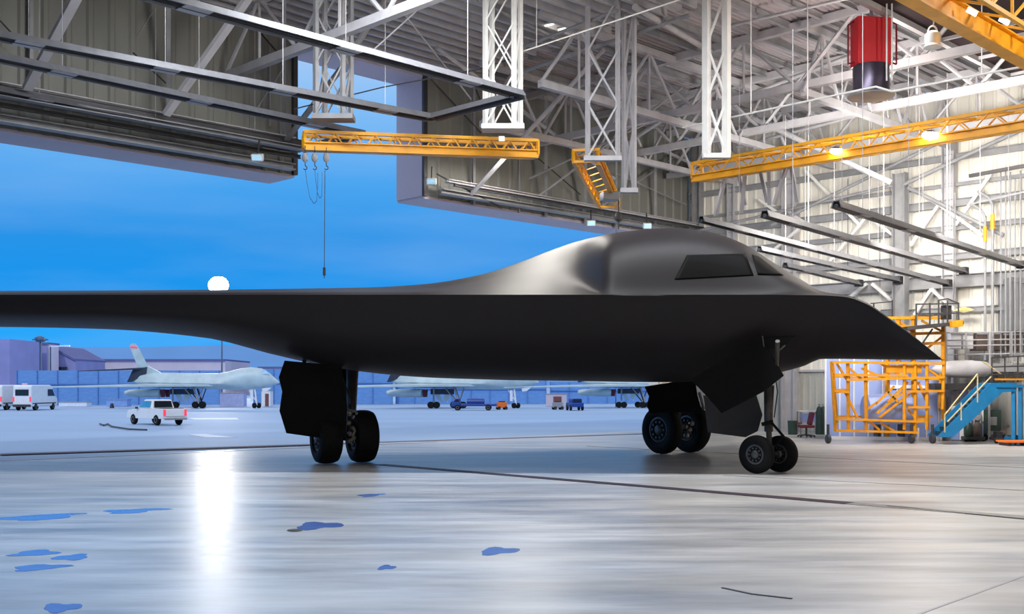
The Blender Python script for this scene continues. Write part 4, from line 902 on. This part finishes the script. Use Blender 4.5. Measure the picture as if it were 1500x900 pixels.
for x in (119, 140, 150):
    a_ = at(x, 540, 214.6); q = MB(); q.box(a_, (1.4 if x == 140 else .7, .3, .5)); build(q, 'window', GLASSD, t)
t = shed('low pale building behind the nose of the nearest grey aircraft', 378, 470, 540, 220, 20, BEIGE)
# blast wall
def wallpiece(label, x0, x1, ytop, Y, m=WALLB, extra=True):
    a_ = at(x0, ytop, Y); c_ = at(x1, ytop, Y); t = thing('blast_wall', label, 'fence', V(((a_.x+c_.x)/2, Y, 0)), 'blue blast walls')
    q = MB(); q.prism([V((a_.x, Y, 0)), V((c_.x, Y, 0)), c_, a_], (0, .4, 0)); build(q, 'panel', m, t)
    q = MB(); L = int((c_.x-a_.x)/2.2)+1
    for i in range(L+1):
        x = a_.x+(c_.x-a_.x)*i/L; q.box((x, Y-.05, a_.z/2), (.08, .12, a_.z))
    q.box(((a_.x+c_.x)/2, Y-.1, a_.z*.6), (c_.x-a_.x, .12, .07)); build(q, 'frame_ribs', mat('blast_wall_dark', (86, 130, 192), .7), t)
    return t
wallpiece('long blue blast wall behind the white vans and the grey aircraft tail', 25, 322, 543, 112)
wallpiece('blue blast wall seen between the left gear and the second grey aircraft', 372, 575, 541, 116)
wallpiece('blue blast wall behind the second grey aircraft nose', 580, 800, 556, 118)
wallpiece('blue blast wall behind the third aircraft', 806, 1000, 560, 120)
for (x0, x1, y0, lab, m, nm) in ((86, 127, 590, 'low pale barrier in front of the blue wall right of the vans', PAINTL, 'low_barrier'), (156, 186, 586, 'pale blue low box before the blue wall near the pickup', mat('pale_blue', (130, 165, 222), .6), 'ground_box'),
        (322, 357, 576, 'plain lavender container under the nearest grey aircraft', mat('lavender_box', (168, 176, 216), .6), 'container'), (383, 396, 573, 'small bright white shelter by the nose gear of the nearest grey aircraft', WHITEP, 'shelter'),
        (800, 830, 578, 'small cream shelter between the second and third grey aircraft', BEIGE, 'shelter')):
    Y = 104; a_ = at(x0, y0, Y); c_ = at(x1, y0, Y); t = thing(nm, lab, nm.replace('_', ' '), V(((a_.x+c_.x)/2, Y, 0)))
    q = MB(); q.box(((a_.x+c_.x)/2, Y+.6, a_.z/2), (c_.x-a_.x, 1.2, a_.z)); build(q, 'body', m, t)
    q = MB(); q.box(((a_.x+c_.x)/2, Y+.6, a_.z+.03), (c_.x-a_.x+.1, 1.3, .06)); build(q, 'lid', STEELG, t)
    if nm == 'shelter':
        q = MB(); q.box(((a_.x+c_.x)/2+.1, Y-.02, a_.z*.42), ((c_.x-a_.x)*.4, .04, a_.z*.8)); build(q, 'doorway', mat('rust_brown', (120, 70, 72), .7), t)
# poles
def pole(label, x, ytop, Y, r, head=0):
    p = at(x, ytop, Y); t = thing('light_pole', label, 'pole', V((p.x, Y, 0)), 'poles on the apron')
    q = MB(); q.tube(V((p.x, Y, 0)), p, r, 8, r*.7); build(q, 'mast', POLE, t, True)
    if head == 1:
        q = MB(); q.lathe(p, ZD, [(.5, -.3), (.8, 0), (.7, .3), (.2, .5)], 12); build(q, 'lamp_head', POLE, t)
        q = MB(); q.bar(p-V((1.1, 0, 0)), p+V((1.1, 0, 0)), .15); build(q, 'cross_arm', POLE, t)
    if head == 2:
        q = MB(); q.bar(p, p+V((2.0, 0, .1)), .15); q.box(p+V((2.3, 0, .1)), (.7, .4, .2)); build(q, 'lamp_arm', PAINTL, t)
    return t
pole('light pole with a dark round head before the pale hangar at left', 59, 498, 150, .16, 1)
pole('light pole with a side arm before the pale hangar at left', 74, 508, 150, .14, 2)
fm = pole('tall thin floodlight mast behind the wing with a glowing lamp on top', 325, 425, 160, .13)
FP = at(320, 418, 160)
q = MB(); q.bar(at(325, 425, 160), FP, .2); q.box(FP+V((0, .9, 0)), (2.6, .5, 1.0)); build(q, 'lamp_housing', POLE, fm)
q = MB(); q.ball(FP, 1.45, (1.05, .45, .9)); build(q, 'lamp_lens', FLOODM, fm, True)
pole('thin pole crossing in front of the third grey aircraft', 902, 560, 100, .04)
# ground marks
def quad(p, m, name, lab, cat='marking', grp=None):
    q = MB(); q.prism([gnd(x, y)+V((0, 0, -.026)) for x, y in p], (0, 0, .006)); build(q, name, m, label=lab, cat=cat, group=grp)
quad([(275, 612.2), (347, 612), (350, 614.4), (285, 614.4)], PAINTL, 'painted_line', 'white painted line on the apron right of the pickup', 'marking')
quad([(276, 635.6), (300, 635.4), (346, 640.6), (300, 640)], PAINTL, 'painted_line', 'white painted line on the apron nearer than the pickup', 'marking')
q = MB(); c = gnd(164, 598); q.lathe(c, ZD, [(.02, .42), (.12, .4), (.2, .02), (.26, 0)][::-1], 12); build(q, 'wheel_chock', STEELD, smooth=True, label='small dark chock alone on the apron before the blue wall', cat='chock')
q = MB(); pts = [(146, 622), (152, 624), (158, 622), (164, 626), (190, 630), (215, 631)]
q.path([gnd(*p)+V((0, 0, .03)) for p in pts], .04, 5); build(q, 'ground_cable', STEELD, label='dark looped cable lying on the apron left of the pickup', cat='cable')

# ------------------------------------------------ vehicles (local: x forward, y left, z up)
def frame_at(px, py, yaw, s):
    c = gnd(px, py); c.z = -.03; return c, Matrix.Translation(c) @ Matrix.Rotation(yaw, 4, 'Z') @ Matrix.Scale(s, 4)
def vwheels(t, M, xs_w, half, r, w=.24):
    for x in xs_w:
        for s in (-1, 1):
            q = MB(M); q.lathe((x, s*half, r), (0, 1, 0), [(r*.55, -w*.5), (r*.9, -w*.5), (r, -w*.3), (r, w*.3), (r*.9, w*.5), (r*.55, w*.5)], 20); o = build(q, 'wheel', TYRE, t, True)
            q = MB(M); q.lathe((x, s*(half+.02), r), (0, s, 0), [(r*.56, 0), (r*.5, w*.45), (r*.2, w*.3), (.01, w*.4)], 14); build(q, 'hub_cap', STEELG, o, True)
c, M = frame_at(229, 621.5, math.radians(135), .76)
t = thing('pickup_truck', 'white pickup truck parked on the apron, tailgate toward the hangar', 'truck', c)
w = .86
q = MB(M); q.prism([(x, -w, z) for x, z in ((-2.6, .48), (-2.6, 1.12), (-.95, 1.14), (-.95, 1.12), (.95, 1.12), (2.35, 1.0), (2.55, .85), (2.58, .48), (2.1, .42), (-2.1, .45))], (0, 2*w, 0)); build(q, 'body', WHITEP, t, bevel=.05)
q = MB(M); q.loft([[(-1.0, -w*.97, 1.12), (1.05, -w*.97, 1.12), (1.05, w*.97, 1.12), (-1.0, w*.97, 1.12)], [(-.85, -w*.78, 1.72), (.35, -w*.78, 1.72), (.35, w*.78, 1.72), (-.85, w*.78, 1.72)]]); build(q, 'cab', WHITEP, t, bevel=.05)
q = MB(M); q.add([(-1.0, -.66, 1.2), (-.9, -.6, 1.62), (-.9, .6, 1.62), (-1.0, .66, 1.2)], [(0, 1, 2, 3)]); o = build(q, 'rear_window', GLASSD, t); md = o.modifiers.new('s', 'SOLIDIFY'); md.thickness = .03; md.offset = 0
for s in (-1, 1):
    q = MB(M); q.prism([(-.75, s*.815, 1.2), (.8, s*.815, 1.2), (.3, s*.72, 1.62), (-.7, s*.72, 1.62)], (0, s*.03, 0)); build(q, 'side_window', mat('blue_glass', (70, 150, 190), .15), t)
    q = MB(M); q.box((-2.6, s*.76, .86), (.08, .16, .42)); build(q, 'tail_lamp', REDL, t)
    q = MB(M); q.box((.9, s*.98, 1.15), (.12, .16, .14)); build(q, 'mirror', STEELD, t)
q = MB(M); q.box((-2.63, 0, .85), (.04, 1.3, .46)); build(q, 'tailgate', WHITEP, t, bevel=.02)
q = MB(M); q.box((-2.72, 0, .45), (.16, 1.6, .14)); build(q, 'rear_bumper', STEELG, t, bevel=.03)
q = MB(M); q.box((-1.75, 0, 1.135), (1.5, 1.4, .02)); build(q, 'bed', STEELD, t)
vwheels(t, M, (-1.65, 1.65), .78, .36)
def van(px, py, label, yaw=62, s=.80):
    c, M = frame_at(px, py, math.radians(yaw), s)
    t = thing('cargo_van', label, 'van', c, 'white vans')
    w = .95
    q = MB(M); q.prism([(x, -w, z) for x, z in ((-2.9, .45), (-2.9, 1.2), (-2.85, 2.45), (-2.7, 2.58), (1.3, 2.6), (1.75, 2.45), (2.5, 1.45), (3.0, 1.2), (3.1, .5), (2.6, .4), (-2.5, .4))], (0, 2*w, 0)); build(q, 'body', WHITEP, t, bevel=.1)
    q = MB(M); q.box((-2.9, 0, 1.82), (.05, 1.35, .62)); build(q, 'rear_window', GLASSD, t)
    for s_ in (-1, 1):
        q = MB(M); q.prism([(.7, s_*.96, 1.45), (2.3, s_*.96, 1.45), (1.75, s_*.96, 2.15), (.7, s_*.96, 2.15)], (0, s_*.02, 0)); build(q, 'side_window', GLASSD, t)
        q = MB(M); q.box((-2.92, s_*.86, 1.15), (.06, .15, .5)); build(q, 'tail_lamp', REDL, t)
        q = MB(M); q.box((0, s_*.965, .72), (5.2, .02, .1)); build(q, 'side_stripe', STEELD, t)
    q = MB(M); q.box((-2.95, 0, .5), (.16, 1.8, .26)); build(q, 'rear_bumper', STEELD, t, bevel=.03)
    q = MB(M); q.box((-2.3, 0, 2.68), (.3, .5, .14)); build(q, 'roof_beacon', mat('beacon_pink', (240, 190, 210), .4), t, bevel=.03)
    vwheels(t, M, (-1.9, 1.95), .86, .36)
van(52, 600.5, 'white high roof van parked at left on the apron, fully in view', 88)
van(10, 600, 'white high roof van cut by the left edge of the picture', 88)
# blue fuel truck, side on
c, M = frame_at(695, 601, math.radians(178), .52)
t = thing('fuel_truck', 'dark blue flatbed truck parked under the second grey aircraft', 'truck', c)
q = MB(M); q.prism([(x, -.9, z) for x, z in ((2.2, .6), (2.2, 1.9), (2.9, 1.9), (3.3, 1.3), (3.6, 1.15), (3.6, .6))], (0, 1.8, 0)); build(q, 'cab', BLUEV, t, bevel=.06)
q = MB(M); q.prism([(x, -.92, z) for x, z in ((2.4, 1.35), (2.4, 1.75), (2.85, 1.75), (3.1, 1.35))], (0, 1.84, 0)); build(q, 'window', GLASSD, t)
q = MB(M); q.box((-.7, 0, .85), (5.6, 1.8, .4)); build(q, 'bed', BLUEV, t, bevel=.03)
q = MB(M); q.lathe((-.2, 0, 1.35), (1, 0, 0), [(.05, -1.4), (.5, -1.35), (.55, 0), (.5, 1.35), (.05, 1.4)], 16); build(q, 'tank', BLUEV, t, True)
vwheels(t, M, (-2.2, 2.6), .85, .45)
c, M = frame_at(842, 601, math.radians(100), .62)
t = thing('utility_car', 'small blue off road car seen from behind, left of the third grey aircraft', 'car', c)
q = MB(M); q.box((0, 0, .75), (3.2, 1.7, .6)); build(q, 'body', BLUEV, t, bevel=.08)
q = MB(M); q.box((-.3, 0, 1.3), (2.0, 1.4, .55)); build(q, 'cab', BLUEV, t, bevel=.1)
q = MB(M); q.box((-1.32, 0, 1.33), (.04, 1.1, .34)); build(q, 'rear_window', GLASSD, t)
vwheels(t, M, (-1.0, 1.0), .78, .38)

# ------------------------------------------------ grey swing wing aircraft
def swing(label, dx, Y, k=1.0, dy=0, group='grey swing wing aircraft on the apron'):
    """drawn in picture units of the first one, x0 = 300"""
    def A(x, y, off=0): 
        p = at(300+dx+(x-300)*k, HZ+(y-HZ)*k+dy, Y); return V((p.x, p.y+off, p.z))
    g = A(300, 598); t = thing('swing_wing_aircraft', label, 'aircraft', V((g.x, Y, 0)), group)
    u = Y/F*k
    prof = [(196, 556, 560, 1), (206, 549, 565, 5), (225, 546, 568, 10), (255, 546.5, 569, 13), (290, 547, 569.5, 15), (320, 547.5, 570.5, 15), (338, 544, 571, 13.5), (352, 540.3, 571, 12), (368, 538.2, 570.5, 11), (384, 540, 569, 10), (395, 547, 566.5, 7.5), (403, 554, 564, 4.5), (409, 559.5, 562, 1)]
    rings = []
    for x, yt, yb, hw in prof:
        ct = A(x, (yt+yb)/2); hz = (yb-yt)/2*u; r = []
        for i in range(20):
            a = 2*math.pi*i/20; cx = math.cos(a); sz = math.sin(a)
            wd = hw*u*(1.0+(.25 if sz < 0 and abs(sz) < .8 and x < 340 else 0))
            r.append(V((ct.x, ct.y+cx*wd, ct.z+sz*hz)))
        rings.append(r)
    q = MB(); q.loft(rings); build(q, 'fuselage', BOMB1, t, True)
    q = MB(); q.prism([A(x, y, -.08) for x, y in ((206, 552), (201, 535), (192, 512), (190.5, 506), (193, 503.5), (198, 503.5), (204, 512), (216, 536), (240, 548.5))], (0, .2, 0)); build(q, 'tail_fin', BOMB1, t)
    q = MB(); q.prism([A(x, y, -.12) for x, y in ((191.5, 507.5), (202, 508.5), (202.5, 510.5), (192, 510))], (0, .02, 0)); build(q, 'fin_stripe', REDL, t)
    q = MB(); q.loft([[A(204, 539), A(218, 538.5), A(218, 541), A(204, 542)], [A(128, 544, -6*u*6), A(140, 543.6, -6*u*6), A(140, 544.4, -6*u*6), A(128, 545, -6*u*6)]]); build(q, 'tailplane', BOMBD, t)
    q = MB(); q.prism([A(x, y, -.2) for x, y in ((196, 541), (216, 538), (214, 553), (200, 556), (192, 560), (187, 560))], (0, .5, 0)); build(q, 'tail_shadow_gap', BOMBD, t); 
    t.children[-1].name = 'tail_gap_shade'  # dark slab drawn as the shadow gap at the tail
    q = MB(); q.loft([[A(238, 562, -10*u), A(330, 562.5, -10*u), A(330, 566, -10*u), A(238, 567, -10*u)], [A(70, 567.6, -95*u), A(84, 567.4, -95*u), A(84, 568.2, -95*u), A(70, 568.6, -95*u)]]); build(q, 'near_wing', BOMB1, t)
    q = MB(); q.loft([[A(250, 560, 10*u), A(330, 560, 10*u), A(330, 563, 10*u), A(250, 563, 10*u)], [A(215, 556, 95*u), A(228, 556, 95*u), A(228, 557, 95*u), A(215, 557, 95*u)]]); build(q, 'far_wing', BOMB1, t)
    for off, nm in ((-13*u, 'engine_pod'), (9*u, 'engine_pod')):
        q = MB(); q.loft([[A(x, 576+math.sin(a)*h, off+math.cos(a)*h*u*1.4) for a in [2*math.pi*i/14 for i in range(14)]] for x, h in ((188, 3.2), (194, 5), (215, 6.2), (238, 6.4), (239, 5))]); pod = build(q, nm, BOMB1, t, True)
        q = MB(); q.prism([A(240, 571, off-3*u), A(246, 571, off-3*u), A(245, 582, off-3*u), A(241, 582, off-3*u)], (0, 6*u, 0)); build(q, 'intake', mat('intake_red', (100, 34, 50), .7), pod)
    # canopy
    q = MB(); q.prism([A(x, y, -8.5*u) for x, y in ((385, 543), (390, 542), (397, 548), (386, 548.5))], (0, 1.2*u, 0)); build(q, 'cockpit_window', mat('pale_glass', (196, 226, 240), .2), t)
    # gear
    for off in (-9*u, 9*u):
        for x in (289, 299, 252, 260) if off < 0 else (284, 294):
            cc = A(x, 0, off); D = 10*u; q = MB(); q.lathe(V((cc.x, cc.y, D/2-.03)), V((.25, 1, 0)), [(D*.2, -.16), (D*.48, -.16), (D*.5, 0), (D*.48, .16), (D*.2, .16)], 16); build(q, 'main_wheel', TYRE, t, True)
        q = MB(); a_ = A(286, 568, off); b_ = A(294, 592, off); q.tube(a_, b_, 1.4*u, 8); q.tube(A(272, 568, off), A(290, 590, off), .9*u, 6); q.tube(A(300, 568, off), A(292, 590, off), .8*u, 6); build(q, 'main_gear_leg', STEELG if off < 0 else STEELD, t)
        if off < 0:
            q = MB(); q.tube(A(256, 568, off), A(256, 590, off), 1.2*u, 8); build(q, 'rear_gear_leg', STEELG, t)
    q = MB(); q.box(A(268, 574), (34*u, 10*u, 8*u)); build(q, 'gear_bay', BOMBD, t)
    q = MB(); q.prism([A(x, y, -4*u) for x, y in ((255, 573), (262, 572), (270, 590), (262, 586))], (0, .1, 0)); q.prism([A(x, y, -4*u) for x, y in ((272, 572), (280, 573), (276, 590), (270, 584))], (0, .1, 0)); build(q, 'gear_door', BOMB1, t)
    for x in (373, 378.5):
        cc = A(x, 0, (x-375)*u*.8); D = 8*u; q = MB(); q.lathe(V((cc.x, cc.y, D/2-.03)), V((.7, .7, 0)), [(D*.2, -.1), (D*.48, -.1), (D*.5, 0), (D*.48, .1), (D*.2, .1)], 16); build(q, 'nose_wheel', TYRE, t, True)
    q = MB(); q.tube(A(373, 568), A(376, 594), 1.3*u, 8); q.tube(A(364, 571), A(375, 588), .7*u, 6); q.box(A(369, 580, -1*u), (4*u, 1*u, 16*u)); build(q, 'nose_gear_leg', WHITEP, t)
    q = MB(); q.prism([A(x, y, -2*u) for x, y in ((384, 569), (398, 568), (392, 573), (385, 574))], (0, .2, 0)); build(q, 'nose_gear_door', WHITEP, t)
    return t
swing('nearest grey swing wing aircraft with its tail fin in full view at left', 0, 97.5)
swing('second grey swing wing aircraft, seen under the middle of the bomber', 380, 97.0, 1.0)
swing('third grey aircraft, seen left of the bomber\'s right landing gear', 650, 99.0, .92)
for k, (x, lab) in enumerate(((735, 'orange topped service cart beside the nose gear of the second grey aircraft'), (817, 'small grey generator standing between the second and third grey aircraft'))):
    c, M = frame_at(x, 600, .3, .5); t = thing('service_cart', lab, 'cart', c)
    q = MB(M); q.box((0, 0, .8), (1.6, 1, .9)); build(q, 'body', [ORANGE, GREYP][k], t, bevel=.04)
    q = MB(M); q.box((0, 0, 1.35), (1.0, .6, .2)); build(q, 'hood', STEELD, t)
    vwheels(t, M, (-.6, .6), .5, .28)

# ================================================================ SKY, LAMPS, CAMERA
w_ = bpy.data.worlds.new('dusk_sky'); S.world = w_; w_.use_nodes = True; nt = w_.node_tree; N = nt.nodes; L = nt.links
bg = N['Background']; tc = N.new('ShaderNodeTexCoord'); sp = N.new('ShaderNodeSeparateXYZ'); L.new(tc.outputs['Generated'], sp.inputs['Vector'])
cr_ = N.new('ShaderNodeValToRGB'); L.new(sp.outputs['Z'], cr_.inputs['Fac'])
stops = [(0.0, (30, 160, 245)), (.045, (0, 164, 250)), (.08, (22, 150, 238)), (.13, (40, 148, 232)), (.18, (76, 165, 240)), (.24, (128, 188, 246)), (.31, (178, 208, 246)), (.5, (214, 226, 250)), (1.0, (222, 232, 252))]
els = cr_.color_ramp.elements
while len(els) < len(stops): els.new(.5)
for e, (p, c) in zip(els, stops): e.position = p; e.color = srgb(c)+(1,)
mp = N.new('ShaderNodeMapping'); mp.inputs['Scale'].default_value = (1.5, 1.5, 9); L.new(tc.outputs['Generated'], mp.inputs['Vector'])
nz = N.new('ShaderNodeTexNoise'); nz.inputs['Scale'].default_value = 1.6; nz.inputs['Detail'].default_value = 4; L.new(mp.outputs['Vector'], nz.inputs['Vector'])
mr = N.new('ShaderNodeMapRange'); mr.inputs['From Min'].default_value = .45; mr.inputs['From Max'].default_value = .8; mr.inputs['To Max'].default_value = .22; L.new(nz.outputs['Fac'], mr.inputs['Value'])
mx = N.new('ShaderNodeMixRGB'); mx.inputs['Color2'].default_value = srgb((190, 214, 246))+(1,); L.new(mr.outputs['Result'], mx.inputs['Fac']); L.new(cr_.outputs['Color'], mx.inputs['Color1']); L.new(mx.outputs['Color'], bg.inputs['Color'])
bg.inputs['Strength'].default_value = 1.0

def lamp(name, kind, loc, power, color=(1, .96, .9), size=1.0, rot=None, **k):
    l = bpy.data.lights.new(name, kind); l.energy = power; l.color = color
    if kind == 'AREA': l.shape = 'DISK'; l.size = size
    elif kind == 'SUN': pass
    elif kind in ('POINT', 'SPOT'): l.shadow_soft_size = size
    for a, v in k.items(): setattr(l, a, v)
    o = bpy.data.objects.new(name, l); COL.objects.link(o); o.location = loc
    if rot is not None: o.rotation_euler = rot
    return o
WARM = (1, .955, .88)
lamp('shadow_key_strip', 'AREA', (1, 24.6, 12.9), 2200, (.90, .95, 1), 16, None, shape='RECTANGLE', size_y=.9)  # added strip without a fixture, casts the bomber's shadow on the floor
for (x, y, p, c) in ((-10, 10, 3300, (.22, .54, 1)), (-3, 8, 2300, (.30, .58, 1)), (9, 10, 2400, (1, .91, .78)), (17, 17, 1500, WARM)):
    lamp('floor_tint_spot', 'SPOT', (x, y, 12.7), p, c, .5, (0, 0, 0), spot_size=math.radians(96), spot_blend=.35)  # added unseen spots: blue ones tint the left floor, warm ones the right
for (x, y, p) in ((-7, 11, 300), (5, 13, 420), (14, 22, 650), (10, 31, 350)):
    lamp('roof_fill_point', 'POINT', (x, y, 10.6), p, WARM, .5)  # added unseen fill for the ceiling, trusses and headers
def aim(loc, to): return (V(to)-V(loc)).to_track_quat('-Z', 'Y').to_euler()
L0 = (12, 31.6, 8.0); lamp('crane_flood_light', 'AREA', L0, 1300, WARM, 2.5, aim(L0, (19, 40, 6.5)))
L0 = (8.8, 35, 8.0); lamp('crane_flood_light', 'AREA', L0, 450, WARM, 2.5, aim(L0, (14, 45, 6.5)))
L0 = (-1, 22, 10.0); lamp('header_fill_area', 'AREA', L0, 350, WARM, 2.0, aim(L0, (-6, 36, 11)))  # added unseen light that brightens the left door header
lamp('hump_sheen_area', 'AREA', (.5, 38, 10.3), 600, WARM, 2.0)  # added light that puts a sheen on the bomber's hump
lamp('side_bay_light', 'AREA', (14, 37, 10.8), 600, WARM, 1.5)
lamp('flood_mast_light', 'POINT', FP-V((0, 2.2, 0)), 14000, (1, .95, .88), .9)
lamp('apron_fill_sun', 'SUN', (0, -20, 60), .9, (1, .97, .92), 1, (math.radians(52), 0, math.radians(-12)), angle=.05)  # added unseen sun that brightens the parked aircraft

cam = bpy.data.cameras.new('camera'); co = bpy.data.objects.new('camera', cam); COL.objects.link(co)
co.location = (0, 0, CZ); co.rotation_euler = (math.radians(90), 0, 0)
cam.sensor_width = 36; cam.lens = 36*F/1500; cam.shift_y = (HZ-450)/1500; cam.clip_end = 3000; cam.clip_start = .1
S.camera = co
S.view_settings.view_transform = 'Standard'; S.view_settings.look = 'None'; S.view_settings.gamma = 1; S.view_settings.use_curve_mapping = False; S.view_settings.exposure = 0
S.cycles.max_bounces = 6; S.cycles.use_denoising = True
